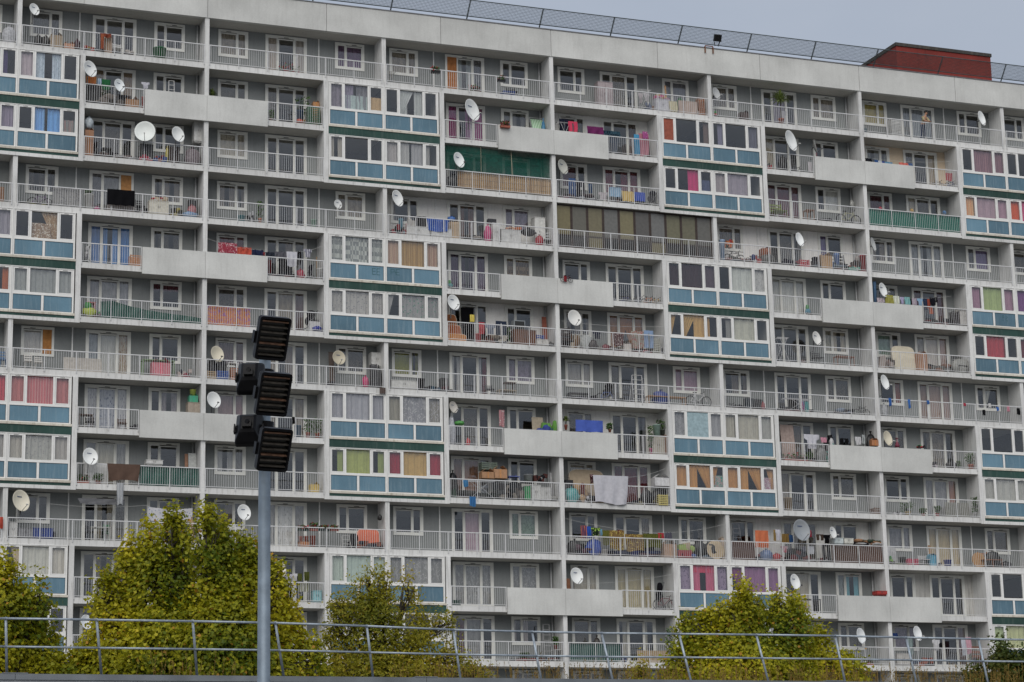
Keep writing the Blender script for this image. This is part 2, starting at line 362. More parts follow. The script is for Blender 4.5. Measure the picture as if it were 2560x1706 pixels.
OV = {  # (odd fin, side, row, opening): curtains of the panes from left to right
(1,'L',0,'w2'):'f n9a9a9a60|f n8c8c9060',(1,'R',0,'door'):'f c0b4a8|-|f b8b0a8',(1,'R',0,'w2'):'f 6a4a70|f 6a4a70',(3,'L',0,'door'):'b a0683c|p nc8d0d060|f n9a9aa050',
(3,'L',0,'w1'):'-|-',(3,'R',0,'w1'):'-|-',(3,'R',0,'w2'):'f 8a8a90|f 8a8a90',(5,'R',0,'w1'):'f b8a860|f b8a860',(5,'R',0,'door'):'f nb0b8c060',
(1,'L',1,'door'):'f a08a70|-|f a08a70',(3,'L',1,'door'):'f a0307a|r 8a4a80|f a0307a',(3,'L',1,'w1'):'f 8c8c8c|p 8c8c8c',(3,'R',1,'w1'):'-|f 6a6a60',(3,'R',1,'door'):'-|-|f 5a4a44',
(5,'L',1,'w1'):'l c03038|-',(5,'R',1,'door'):'f n9a9aa060|-|f b0a088',(5,'R',1,'w1'):'p nb0b4b060|p nb0b4b060',
(3,'R',2,'w1'):'f 5a1a24|-',(3,'R',2,'door'):'f 7a2030|r 7a2030|f 7a2030',(5,'L',2,'door'):'f 6a3a44',(5,'L',2,'w1'):'-|f d8d8d4',(5,'R',2,'w1'):'f 5a2430|f 5a2430',
(1,'L',3,'door'):'f n9a9aa060|f nb8b8b855|b b08050',(3,'L',3,'door'):'-|p 7a5a4a|-',(5,'L',3,'w1'):'f 7a6a9a|-',(5,'R',3,'w2'):'f n8c8c9060|f 7a6a94',(5,'R',3,'door'):'f nc0c4c860|p nc0c4c870|f nc0c4c860',
(1,'L',4,'door'):'f 6a90c8|p 6fa0d8|f 5a90d0',(1,'R',4,'w1'):'f 7a4044|f 7a4044',(3,'L',4,'door'):'f 4a2a50|p 3a2440|f 4a2a50',(3,'L',4,'w1'):'f a08a6a:check:6a5a48|f a08a6a:check:6a5a48',
(3,'R',4,'w1'):'-',(3,'R',4,'door'):'-',(5,'L',4,'door'):'f d0d0cc',(5,'R',4,'door'):'f 5a3038|-|f 5a3038',
(1,'L',5,'w1'):'u 6a2434',(1,'L',5,'door'):'f nd0d0d860|f nc8c8cc60|f nd0d0d860',(3,'R',5,'door'):'f a87848|t b48050|f a87848',(5,'R',5,'w1'):'f nb0d0c060|-',(5,'R',5,'door'):'f nd0ccc460|f d0c8c0|f c0a8a0',(5,'L',5,'w1'):'f nd8d4c060|p d0c8b8',
(1,'L',6,'w2'):'f d0ccc8|b a87440',(1,'L',6,'door'):'f nc0c8d060|f c8c8c4|f c0b4a0:flower:a08060',(3,'L',6,'w2'):'f 9a9a3c|p 8a8a40',(3,'L',6,'door'):'p d0d0d0|-|l d0d0d4+r 6a1a24',(3,'R',6,'w1'):'f b8b4b0',(3,'R',6,'w2'):'f b090a0',
(5,'R',6,'w1'):'-|f a06a5a',(5,'R',6,'door'):'f a08a80|f b09a90|f a89088',(5,'R',6,'w2'):'-|d d0d0c8',
(1,'L',7,'door'):'f c8c8cc:dots:9090a0|f b0b4c0:dots:606880|f c8c8cc:dots:9090a0',(1,'L',7,'w1'):'-|p nd0c8d060',(1,'R',7,'w1'):'f b09a9c|f a88c90',(3,'R',7,'door'):'-|-|p 9a9aa0',
(1,'L',8,'door'):'f nd0d0d060|f c8c4b8|f nd0d0d060',(1,'L',8,'w1'):'-',(1,'R',8,'w1'):'p c8c8c8|f nb8b8b855',(3,'L',8,'door'):'f 8a6a58|f 94705c|-',(3,'R',8,'door'):'f 6a1820',(5,'R',8,'door'):'f nd0d0d460|f nd0d0d460|f b88a74',
(1,'R',9,'door'):'f nc8c8c860|f d8d8d8:dots:b0b0b0|f nc8c8c860',(3,'L',9,'door'):'-|f b8a0ac|-',(3,'L',9,'w1'):'f 8aa090:flower:6a8070',(3,'L',9,'w2'):'-|-',(3,'R',9,'w1'):'-|-',(5,'R',9,'door'):'f c8b898',(5,'R',9,'w1'):'f nc0c0c860',
(3,'L',10,'door'):'f 9a9a9a:flower:b8b8b8',(3,'L',10,'w1'):'f 9a9a9a:flower:b8b8b8',(3,'R',10,'door'):'f c4b894',(5,'L',10,'w1'):'f nc0c8c860|p 8ac4d0',(5,'R',10,'door'):'-',(5,'R',10,'w1'):'-',
(3,'R',11,'door'):'r c8c4b8|-|l c8c4b8',(3,'L',11,'door'):'r 6a2a2a|f nb8b8b855|-'}
WALLS = {(3,'R',1):WALLW,(3,'L',3):WALLW,(3,'L',5):WALLW,(5,'L',3):WALLW,(5,'L',9):WALLW,(3,'R',7):WALLW,(5,'R',1):WALLB,(5,'R',10):WALLM}
SIDES = [(-1,'R'),(1,'L'),(1,'R'),(3,'L'),(3,'R'),(5,'L'),(5,'R'),(7,'L')]
def xs(k, side, a, b): return (k*W+a, k*W+b) if side == 'R' else (k*W-b, k*W-a)
def railing(x0, x1, r):
    zf = zc(r+1)+.3; zt = zc(r)-1.5; n = max(2, round((x1-x0)/1.57)); L_ = x1-x0
    q = MB(); q.box(0, L_, -.025, .025, zt-zf-.045, zt-zf); q.box(0, L_, -.015, .015, .05, .075)
    for i in range(n+1):
        x = min(max(L_*i/n, .025), L_-.025); q.box(x-.018, x+.018, -.02, .02, -.12, zt-zf-.045)
    q.v = [(a, b-.0, c) for a, b, c in q.v]
    o = q.build('railing', RAILM, BLD, loc=(x0, -.03, zf))
    b = MB(); m = int(L_/.118)
    for i in range(1, m):
        x = L_*i/m; b.tube((x, 0, .07), (x, 0, zt-zf-.04), .0088, 4, cap=False)
    tag(b.build('balusters', RAILM, o), kind='stuff')
    return o
STRIP = paint('cover_strip', (.68, .68, .66), .5)
for r in range(NR):
    B = rowB(r); T = 6.31 if B else W-.115
    for k, side in SIDES:
        z1, z0 = zc(r)-.001, zc(r+1)+.301; wm = WALLS.get((k, side, r), WALL)
        ops = [('w1', .95, 2.47, zc(r)-1.52), ('door', 3.52, 5.70, zc(r)-2.46)] + ([] if B else [('w2', 7.38, 8.92, zc(r)-1.52)])
        m = MB(); cur = .116; top = zc(r)-.12
        m.box(*xs(k, side, .116, T), D, D+.2, top, z1)
        for nm, a, b, zb in ops:
            m.box(*xs(k, side, cur, a), D, D+.2, z0, top); cur = b
            m.box(*xs(k, side, a, b), D, D+.2, z0, zb)
        m.box(*xs(k, side, cur, T), D, D+.2, z0, top)
        part('loggia_wall', m, wm)
        for nm, a, b, zb in ops:
            opening(nm, k, side, r, OV.get((k, side, r, nm)) or (auto_cur(nm) if nm != 'door' else '|'.join([auto_cur(nm) for i in range(3)])))
        if not B:
            a, b = xs(k, side, 6.39, 6.45); m = MB(); m.box(a, b, D-.03, D-.001, z0, z1); part('cover_strip', m, STRIP)
        if r % 3 == 0: railing(*xs(k, side, .12, W-.12), r)
        elif r % 3 == 1:
            railing(*xs(k, side, 3.26, 6.305), r)
            a, b = xs(k, side, .006, 3.24); m = MB(); m.box(a, b, -.16, -.045, zc(r+1)-.12, zc(r)-1.53); part('balcony_panel', m, PANEL)
        else: railing(*xs(k, side, .12, 6.305), r)
for k in (1, 3, 5):                    # rain pipes in the corner left of the continuous fins
    m = MB()
    for r in range(NR): m.tube((k*W-.24, D-.09, zc(r+1)+.302), (k*W-.24, D-.09, zc(r)-.002), .05, 8)
    part('rain_pipe', m, paint('pipe_grey', (.42, .43, .43), .6), smooth=True)
# ---- glazed two-storey bays
BOX = {
(0,1):('f 6a6088|f 8a84a0|l 5a4a80','f c0b4bc|p ccd8e4:flower:a8b8c8|-'),(0,2):('-|-|f 9a90a4','-|r 7ab0e8+l 88b8ec|h c0908a:stripe:508888'),
(0,4):('-|f a09ca4|f a09ca8','-|D a88a68:flower:c8b8a0+h 98806a:flower:d8d0c4|-'),(0,5):('-|-|r c07040','f a4a8a8|f 9ca0a0|f a4a8a8'),
(0,7):('f b85058|f b85058|f c84a58','f c07a78|f c46a70:stripe:cc9090|f c07c7c'),(0,8):('f b0aca8|f b0aca8|f b4b0ac','f b8b4ac|f b0b0ac:dots:989898|f b4b0ac'),
(0,10):('f c8c4bc|f c8c4bc|f c8c4bc','D d8c8a8|f ccccc4|f ccc8c0'),(0,11):('-|-|-','f b0b0b0|-|-'),
(2,1):('f na8a0b060|l na8a0b870+r n9898a060+h b8c8c8|h c8ac84','-|p c0c4c4+d c8cccc|-'),(2,2):('p c4c0b8|-|-','f b4b0b0|l b8b8b8+r acacb0|l b4b4b4'),
(2,4):('f c0c4c0:check:888c8c|f c0c4c0:check:888c8c|f c0c4c0:check:888c8c','f b09080:stripe:c8b098|f b49460:stripe:a08050|f c0a890:stripe:a07868'),
(2,5):('f b0aeac:dots:88888c|f b4b2b0:dots:909094|f b0aeac:dots:88888c','d b4b4b4|f 9c9c9c:dots:5a8a78|f 989898:dots:5a8a78'),
(2,7):('f a8a8b0|f acacb4|f a8a8b0','f 9c988c|f 94949a:flower:b8b8bc|f 98948e:flower:b8b8bc'),(2,8):('r a4b070|f a8b068|r a0ac6c','f a03040|f c4a468|f a43444'),
(2,10):('f bcc8c0|f b8c8c0|f c0ccc4','f 8c8c8c:flower:a8a8a8|f 909090:flower:aaaaaa|f 8c8c8c:flower:a8a8a8'),(2,11):('f b8b8b4|f c0c0bc|f b8b8b4','f c4c4c0|-|f b8b8b4'),
(4,1):('b 8c4c3c|-|r 7a6a64','r 8a88a0|-|f 6a6a78'),(4,2):('-|r c83a78|h 50587a','f a8a0a4|f a098a4|-'),
(4,4):('f 382024|f 3c282c|f 5a4a54','-|f c8ccc8|f c4c4c4:flower:a8a8a8'),(4,5):('d c4a468|r c8a468+d c0a064|l c4a068','r 9a9a98|f c0c0b4|-'),
(4,7):('f a0a0a4:flower:88888c|b 8fa4aa|f a4a4a8','f b4b0a4|f b8b4a8|f b0b0ac'),(4,8):('f c09058|l c49458+D c49458|d c89858+h b0a0a0:flower:40a090','f c09058|l c49458+D c49458|D c8a070+h b090a0:flower:d0d0d0'),
(4,10):('f 9c8ca4:dots:544868|p c86a88+u cc4060|f 9c8ca4:dots:544868','T 8a4a78|f 946a90|f 906a90'),(4,11):('f c0b4ac|f c0bcb8|f c8c8c4','f b8b8b4|f b8b8b4|f b8b8b4'),
(6,1):('-|f 9c7880:stripe:80606c|f 98747c:stripe:80606c','-|-|f 8a8a8a'),(6,2):('f d8b890:stripe:e0a070|f b098a4|f b090a0','f d86030|f d05080|f d89040'),
(6,4):('f a88498|f a8b880|f a88498','f 80508a|f 80508a|-'),(6,5):('-|f b04048|-','f 6a2a30|-|-'),(6,7):('-|-|-','-|-|-'),(6,8):('f b4b4b0|f b8b8b4|f b4b4b0','f b4b4b0|f b4b4b0|-'),
(6,10):('-|-|-','-|-|-'),(6,11):('f b8c898|f c4c898|f c4c898','f c4c898|-|-')}
UNIT = None; INF = None; SHEEN = paint('aluminium_white', (.70, .70, .68), .45, .06, 3)
for k in (0, 2, 4, 6):
    for r in (1, 4, 7, 10):
        x = k*W; zt, zb = zc(r), zc(r+2)
        for s in (-1, 1):
            m = MB(); a, b = sorted((x+s*3.115, x+s*3.37)); m.box(a, b, -.05, D+.2, zb-.05, zt-.002) if False else None
            m.box(a, b, -.05, -.002, zb-.05, zt+.0); m.box(a, b, 0, D+.2, zc(r+1)+.302, zt-.003); m.box(a, b, 0, D+.2, zb+.302, zc(r+1)-.003)
            part('bay_column', m, CONC)
        m = MB(); m.box(x-3.112, x+3.112, -.05, -.003, zb-.05, zb+.13); part('bay_beam', m, CONC)
        m = MB(); m.box(x-3.11, x-.034, -.035, -.003, zc(r+1)-.13, zc(r+1)+.28); part('green_band', m, GREEN)
        m = MB(); m.box(x-.028, x+3.11, -.035, -.003, zc(r+1)-.13, zc(r+1)+.28); part('green_band', m, GREEN)
        m = MB(); m.box(x-3.11, x+3.11, -.03, -.003, zb+.133, zb+.262); part('green_band', m, GREEN)
        for i in (0, 1):
            rr = r+i; z = zc(rr)-(.14 if i else 0); 
            for u, x0 in ((0, x-3.10), (1, x-.02)):
                if UNIT is None or i not in UNIT:
                    UNIT = UNIT or {}
                    q = MB(); w, h = 3.07, 2.4-(.14 if i else 0)
                    q.box(0, .08, -.02, .07, 0, h); q.box(w-.08, w, -.02, .07, 0, h); q.box(.08, w-.08, -.02, .07, h-.07, h); q.box(.08, w-.08, -.015, .07, 0, .05)
                    q.box(.08, w-.08, -.03, .07, .83, .96); q.box(1.47, 1.59, -.018, .06, .05, .83)
                    q.box(.80, .90, -.018, .06, .96, h-.07); q.box(2.17, 2.27, -.018, .06, .96, h-.07)
                    for a, b in ((.08, .80), (2.27, w-.08)): q.ring(a+.01, b-.01, .965, h-.075, .05, -.028, .05)
                    q.box(.0, .035, -.045, -.021, 0, h); q.box(w-.035, w, -.045, -.021, 0, h); q.box(0.036, w-.036, -.045, -.021, h-.03, h)
                    q.mat(1).box(.32, .56, -.036, -.029, h-.10, h-.085); q.box(2.5, 2.74, -.036, -.029, h-.10, h-.085)
                    q.box(-.005, .0, -.03, .05, 0, h)
                    UNIT[i] = q.mesh('bay_window', [SHEEN, GASKET])
                h = 2.4-(.14 if i else 0)
                o = link('bay_window', UNIT[i], BLD, (x0, 0, zc(rr)-2.4))
                cells = ((.14, .74), (.90, 2.17), (2.33, 2.93)); sp = BOX[(k, rr)][u].split('|')
                for (a, b), s in zip(cells, sp):
                    if s.startswith('b '):
                        q = MB(); q.box(a-.01, b+.01, .02, .04, .97, h-.09); q.build('board', paint('board_'+s[2:], hex3(s[2:]), .7, .2, 6), o)
                        continue
                    pane(o, a, b, 1.0, h-.12, .015); hang(o, s, a-.04, b+.04, .92, h-.06, .14)
                for a, b in ((.08, 1.47), (1.59, 2.99)):
                    key = (round(b-a, 2), 'inf')
                    if key not in PANES:
                        q = MB(); q.box(0, b-a, 0, .03, 0, .78); q.mat(1).ring(0, b-a, 0, .78, .018, -.004, -.001); PANES[key] = q.mesh('infill_panel', [BLUE, GASKET])
                    link('infill_panel', PANES[key], o, (a, .0, .05))
            for a, b in ((x-3.11, x-.028), (x-.022, x+3.11)):
                q = MB(); q.box(a, b, -.075, -.003, zc(rr)-2.52, zc(rr)-2.405); part('window_sill', q, OLDWHITE)
# interior walls of the glazed bays
for k in (0, 2, 4, 6):
    for r in (1, 4, 7, 10):
        for i in (0, 1):
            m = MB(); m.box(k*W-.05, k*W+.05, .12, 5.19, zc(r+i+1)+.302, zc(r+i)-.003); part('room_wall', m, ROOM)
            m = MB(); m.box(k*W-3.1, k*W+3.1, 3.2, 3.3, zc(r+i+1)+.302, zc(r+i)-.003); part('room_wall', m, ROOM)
# writing sprayed on two blue panels of the fifth row
def scrawl(strokes, px0, py0, px1, py1, mat, wd=.022):
    m = MB()
    a, b = P(px0, py0, -.008), P(px1, py1, -.008); w, h = b.x-a.x, a.z-b.z
    for s in strokes:
        pts = [Vector((a.x+w*u, -.006, a.z-h*v)) for u, v in s]
        for p, q in zip(pts, pts[1:]):
            d = (q-p).normalized(); n = Vector((-d.z, 0, d.x))*wd/2
            m.face([p-n-d*.008, q-n+d*.008, q+n+d*.008, p+n-d*.008])
    return part('graffiti', m, mat)
INK = paint('spray_green', (.02, .09, .09), .8)
K = 660/2352
scrawl([[(.4, .05), (.05, .05), (.05, .95), (.45, .9)], [(.05, .5), (.4, .45)], [(.95, .05), (.6, .05), (.58, .95), (.98, .95)], [(.6, .5), (.9, .5)]], 640+1035*K, 420+892*K, 640+1108*K, 420+958*K, INK)
scrawl([[(.05, .95), (.05, .1), (.4, .05), (.42, .5), (.05, .55)], [(1, .05), (.62, .1), (.6, .95), (1, .95)], [(.5, .55), (.95, .5)]], 640+1198*K, 420+898*K, 640+1280*K, 420+958*K, INK)
scrawl([[(.1, .2), (.3, .05), (.4, .3), (.15, .4), (.1, .2)], [(.7, .1), (.9, .3), (.6, .5)], [(.05, .7), (.3, .7)], [(.6, .65), (.9, .7), (.75, .95)]], 1900+2150*K, 480+1095*K, 1900+2215*K, 480+1170*K, INK, .016)
# ------------------------------------------------------------------ roof: red plant room, leaning mesh fence, lamp, brackets
rm = empty('rooftop_plant_room', (56.9, 6.5, G+.9)); tag(rm, 'red painted plant room with dark flat coping on the roof', 'plant room')
RED = concrete('red_paint', (.20, .034, .027), .5, .02, .25, (.05, .02, .02))
q = MB(); q.box(-3.4, 3.3, -2.5, 2.4, 0, 3.87); q.build('wall', RED, rm)
q = MB(); q.box(-3.46, 3.36, -2.56, 2.46, 3.873, 4.08); q.build('coping', concrete('black_roof_edge', (.055, .052, .048), .4, .02, .3, (.2, .17, .12)), rm)
fx = [15.4, 19.76, 24.13, 28.4, 32.68, 36.85, 41.2, 45.35, 49.45, 53.8, 58.15, 62.4, 66.7]; fx = [-7.0, -2.5, 2., 6.5, 11.0] + fx
fz0, fz1, fy0, fy1 = G+1.565, G+2.46, .04, -.68
FS = paint('fence_steel', (.07, .085, .085), .5, .2, 2, .3)
fe = empty('roof_fence', (25, .04, G+1.56)); tag(fe, 'dark mesh safety fence leaning outward along the roof edge', 'fence')
def fpt(x, t): return Vector((x-25, (fy1-fy0)*t, (fz1-fz0)*t+.005))
for a in fx:
    q = MB(); q.tube(fpt(a, 0), fpt(a, 1.0), .038, 6); q.build('post', FS, fe)
for a, b in zip(fx, fx[1:]):
    for t in (.2, 1.0):
        q = MB(); q.tube(fpt(a, t), fpt(b, t), .028, 6); q.build('rail', FS, fe)
    q = MB(); n = int((b-a)/.075)
    for i in range(1, n): q.tube(fpt(a+(b-a)*i/n, .2), fpt(a+(b-a)*i/n, 1), .0102, 3, cap=False)
    for j in range(1, 11): q.tube(fpt(a, .2+.8*j/11), fpt(b, .2+.8*j/11), .0088, 3, cap=False)
    tag(q.build('mesh_panel', FS, fe), kind='stuff')
p = P(1280+1828*K, 60+158*K, -.3)
fl = empty('roof_floodlight', (p.x, p.y, p.z)); tag(fl, 'small black floodlight standing at the roof edge fence', 'floodlight')
BLK = paint('black_metal', (.012, .012, .013), .45, .3, 8)
M_ = Matrix.Rotation(R_(25), 4, 'X')
q = MB(); q.box(-.22, .22, -.06, .1, .0, .4, M_); q.build('housing', BLK, fl)
for j in range(4): q = MB(); q.box(-.19, .19, -.09, -.061, .05+j*.09, .07+j*.09, M_); q.build('louvre_blade', BLK, fl)
q = MB(); q.tube((-.2, .03, .1), (-.1, .1, -.25), .02); q.tube((.2, .03, .1), (.1, .1, -.25), .02); q.build('bracket', BLK, fl)
p0, p1 = P(1280+1718*K, 60+195*K, -.13), P(1280+1788*K, 60+205*K, -.13)
q = MB(); RU = paint('rust', (.16, .06, .025), .9, .4, 20)
for pp in (p0, p1): q.box(pp.x-.03, pp.x+.03, -.17, -.125, G+1.2, G+1.6); 
q.box(p0.x, p1.x, -.17, -.13, G+1.601, G+1.65); tag(q.build('roof_bracket', RU), 'rusty steel bracket hooked over the parapet below the small floodlight', 'bracket')
# ------------------------------------------------------------------ low flat-roofed building in front, with its leaning guard rail
ZT = 1.6455+3.8207; YW = -64.05
low = empty('low_building', (0, YW+6, 0)); tag(low, 'low flat roofed building in the foreground with grey metal coping', 'building')
def lp(mb, n, m): mb.v = [(x, y-(YW+6), z) for x, y, z in mb.v]; return mb.build(n, m, low)
lp(MB().box(-45, 55, YW, YW+13, 0, ZT-.12), 'wall', concrete('low_wall', (.40, .43, .46), .4, .03, .15, (.6, .6, .6)))
lp(MB().box(-45, 55, YW+.4, YW+12.6, ZT-.119, ZT-.06), 'roof', paint('roof_soil', (.08, .07, .05), .95, .4, 3))
ZC_ = paint('grey_coping_metal', (.17, .185, .20), .5, .2, 1.5, .5)
cx = [-45, -30, -20, -8.9, -.28, -0.28+9.8, 20, 32, 44, 55]
for a, b in zip(cx, cx[1:]): lp(MB().box(a+.004, b-.004, YW-.05, YW+.35, ZT-.118, ZT), 'coping', ZC_)
for a in (-8.9, -.28, 9.52): lp(MB().box(a-.25, a+.25, YW-.06, YW+.36, ZT+.001, ZT+.02), 'coping_plate', ZC_)
GB = [(-9.06,-64.04),(-7.16,-63.96),(-5.19,-63.93),(-3.37,-63.97),(-1.4,-63.88),(.56,-63.87),(2.42,-63.86),(4.09,-63.9),(5.96,-63.95),(7.88,-63.95),(9.82,-63.98),(11.67,-64.0),(13.59,-64.0)]
GT = [(-9.17,-64.45),(-7.38,-64.5),(-5.43,-64.54),(-3.69,-64.5),(-1.63,-64.2),(.46,-63.75),(2.33,-63.62),(4.0,-63.58),(5.83,-63.7),(7.71,-63.8),(9.70,-63.85),(11.62,-63.75),(13.6,-63.7)]
GB = [(-14.8,-64.1),(-12.9,-64.1),(-11,-64.05)]+GB+[(15.5,-64),(17.4,-64),(19.3,-64)]; GT = [(-14.9,-64.35),(-13,-64.35),(-11.05,-64.4)]+GT+[(15.5,-63.7),(17.4,-63.7),(19.3,-63.7)]
GALV = paint('galvanised_steel', (.30, .345, .39), .5, .22, 12, .35)
gr = empty('guard_rail', (2, -64, ZT)); tag(gr, 'galvanised two bar guard rail with leaning posts on the low roof edge', 'guard rail')
gb = [Vector((x-2, y+64, .003)) for x, y in GB]; gt = [Vector((x-2, y+64, 1.05)) for x, y in GT]
for a, b in zip(gb, gt): q = MB(); q.tube(a, b+(b-a)*.025, .027, 8); q.build('post', GALV, gr, True)
for n, t in (('top_rail', 1), ('middle_rail', .49)):
    q = MB(); q.path([a+(b-a)*t+Vector((0, -.03, 0)) for a, b in zip(gb, gt)], .023 if t == 1 else .021, 8); q.build(n, GALV, gr, True)
# ------------------------------------------------------------------ floodlight mast
MD = 38.0
mp_ = CAM + ray(660, 1500)*MD; mast = empty('floodlight_mast', (mp_.x, mp_.y, 0)); tag(mast, 'tall galvanised pole carrying five black louvred floodlights', 'lamp mast')
ztop = (CAM+ray(660, 820)*MD).z
MG = paint('mast_galvanised', (.165, .205, .245), .5, .16, 5, .3)
q = MB(); q.lathe([(.115, 0), (.098, ztop), (.0, ztop)], 20); q.build('pole', MG, mast, True)
BODY = paint('floodlight_black', (.006, .006, .007), .35, .3, 6, 0, .12); BLADE = paint('louvre_steel', (.05, .044, .037), .5, .5, 10, .2); LENS = paint('dark_lens', (.02, .019, .016), .22, .3, 4, 0, .5)
BLADE2 = paint('louvre_rusty', (.10, .055, .035), .6, .6, 14, .2)
def head(px, py, az, tilt, off, backside=False):
    c = CAM + ray(px, py)*(MD-off)
    M = Matrix.Rotation(az, 4, 'Z') @ Matrix.Rotation(tilt, 4, 'X'); L0 = c-mast.location
    o = empty('floodlight', L0, 0, mast); o.matrix_local = Matrix.Translation(L0) @ M @ Matrix.Scale(.82 if off < 0 else 1, 4)
    w, h = .275, .365
    q = MB()
    # rounded front rim
    pts = []
    for cx_, cz_, a0 in ((w-.05, h-.05, 0), (-w+.05, h-.05, 90), (-w+.05, -h+.05, 180), (w-.05, -h+.05, 270)):
        for i in range(4): t = R_(a0+i*30); pts.append((cx_+.05*math.cos(t), cz_+.05*math.sin(t)))
    n = len(pts)
    def loop(sc, y): return [(x*sc, y, z*sc) for x, z in pts]
    rings = [loop(.86, -.085), loop(.88, -.12), loop(1.0, -.12), loop(1.0, -.02), loop(.97, .02), loop(.62, .20), loop(.45, .24)]
    inner = loop(.86, -.01); rings = [inner]+rings
    k0 = len(q.v); 
    for rg in rings: q.v += rg
    for a in range(len(rings)-1):
        for i in range(n): j = (i+1) % n; q.f.append((k0+a*n+i, k0+a*n+j, k0+(a+1)*n+j, k0+(a+1)*n+i)); q.m.append(0)
    q.f.append(tuple(k0+(len(rings)-1)*n+i for i in range(n))); q.m.append(0)
    q.box(-.09, .09, .235, .32, -.16, .0)
    q.build('housing', BODY, o)
    q = MB(); q.face([(x*.87, -.012, z*.87) for x, z in pts]); q.build('lens', LENS, o)
    for i in range(7):
        z = h*.80-i*h*1.6/6.2; q = MB(); Mb = Matrix.Translation((0, -.075, z)) @ Matrix.Rotation(R_(8), 4, 'X')
        q.box(-w*.83, w*.83, -.05, .045, -.008, .008, Mb); q.build('louvre_blade', BLADE2 if i in (0, 4) else BLADE, o)
    q = MB(); q.box(-w-.03, -w-.002, -.03, .07, -.11, .09); q.box(w+.002, w+.03, -.03, .07, -.11, .09); q.build('hinge', BODY, o)
    q = MB(); a = Vector((0, .34, -.05)); loc = (mast.location+Vector((0, 0, c.z)) - c); b = (M.inverted() @ loc)
    q.tube(a, b, .05, 8); q.build('bracket', BODY, o)
for px, py in ((677, 844), (679.5, 983), (681, 1121.5)): head(px, py, .12, R_(24), .45)
for px, py in ((626, 944), (622, 1073)): head(px, py, R_(158), R_(26), -.35)
q = MB()
for py in (913, 1052): c = CAM+ray(660, py)*MD; q.lathe([(.125, -.1), (.16, -.1), (.16, .1), (.125, .1)], 16, Matrix.Translation((0, 0, c.z)))
q.build('clamp', BODY, mast)
# ------------------------------------------------------------------ trees
def leafmat(name, ramp):
    m, n, b = nodes(name); l = n.links.new
    a = n.nodes.new('ShaderNodeAttribute'); a.attribute_name = 'tone'; r = n.nodes.new('ShaderNodeValToRGB'); e = r.color_ramp.elements
    while len(e) < len(ramp): e.new(.5)
    for x, (p, c) in zip(e, ramp): x.position = p; x.color = c+(1,)
    l(a.outputs['Fac'], r.inputs[0]); l(r.outputs[0], b.inputs['Base Color']); b.inputs['Roughness'].default_value = .55; b.inputs['Specular IOR Level'].default_value = .3
    t = n.nodes.new('ShaderNodeBsdfTranslucent'); l(r.outputs[0], t.inputs[0]); mx = n.nodes.new('ShaderNodeMixShader'); mx.inputs[0].default_value = .42
    l(b.outputs[0], mx.inputs[1]); l(t.outputs[0], mx.inputs[2]); l(mx.outputs[0], n.nodes['Material Output'].inputs[0]); return m
LF1 = leafmat('autumn_leaf', [(0, (.09, .14, .010)), (.35, (.30, .30, .013)), (.7, (.50, .45, .02)), (.93, (.62, .48, .025)), (1, (.46, .25, .03))])
LF2 = leafmat('olive_leaf', [(0, (.13, .15, .012)), (.4, (.30, .275, .02)), (.8, (.42, .35, .025)), (1, (.40, .27, .03))])
LF3 = leafmat('dark_leaf', [(0, (.025, .05, .008)), (.5, (.06, .085, .012)), (1, (.12, .11, .015))])
BARK = paint('bark', (.05, .043, .035), .9, .3, 6, bump=.4)
WOOD = paint('branch_wood', (.045, .038, .03), .9, .2, 6)
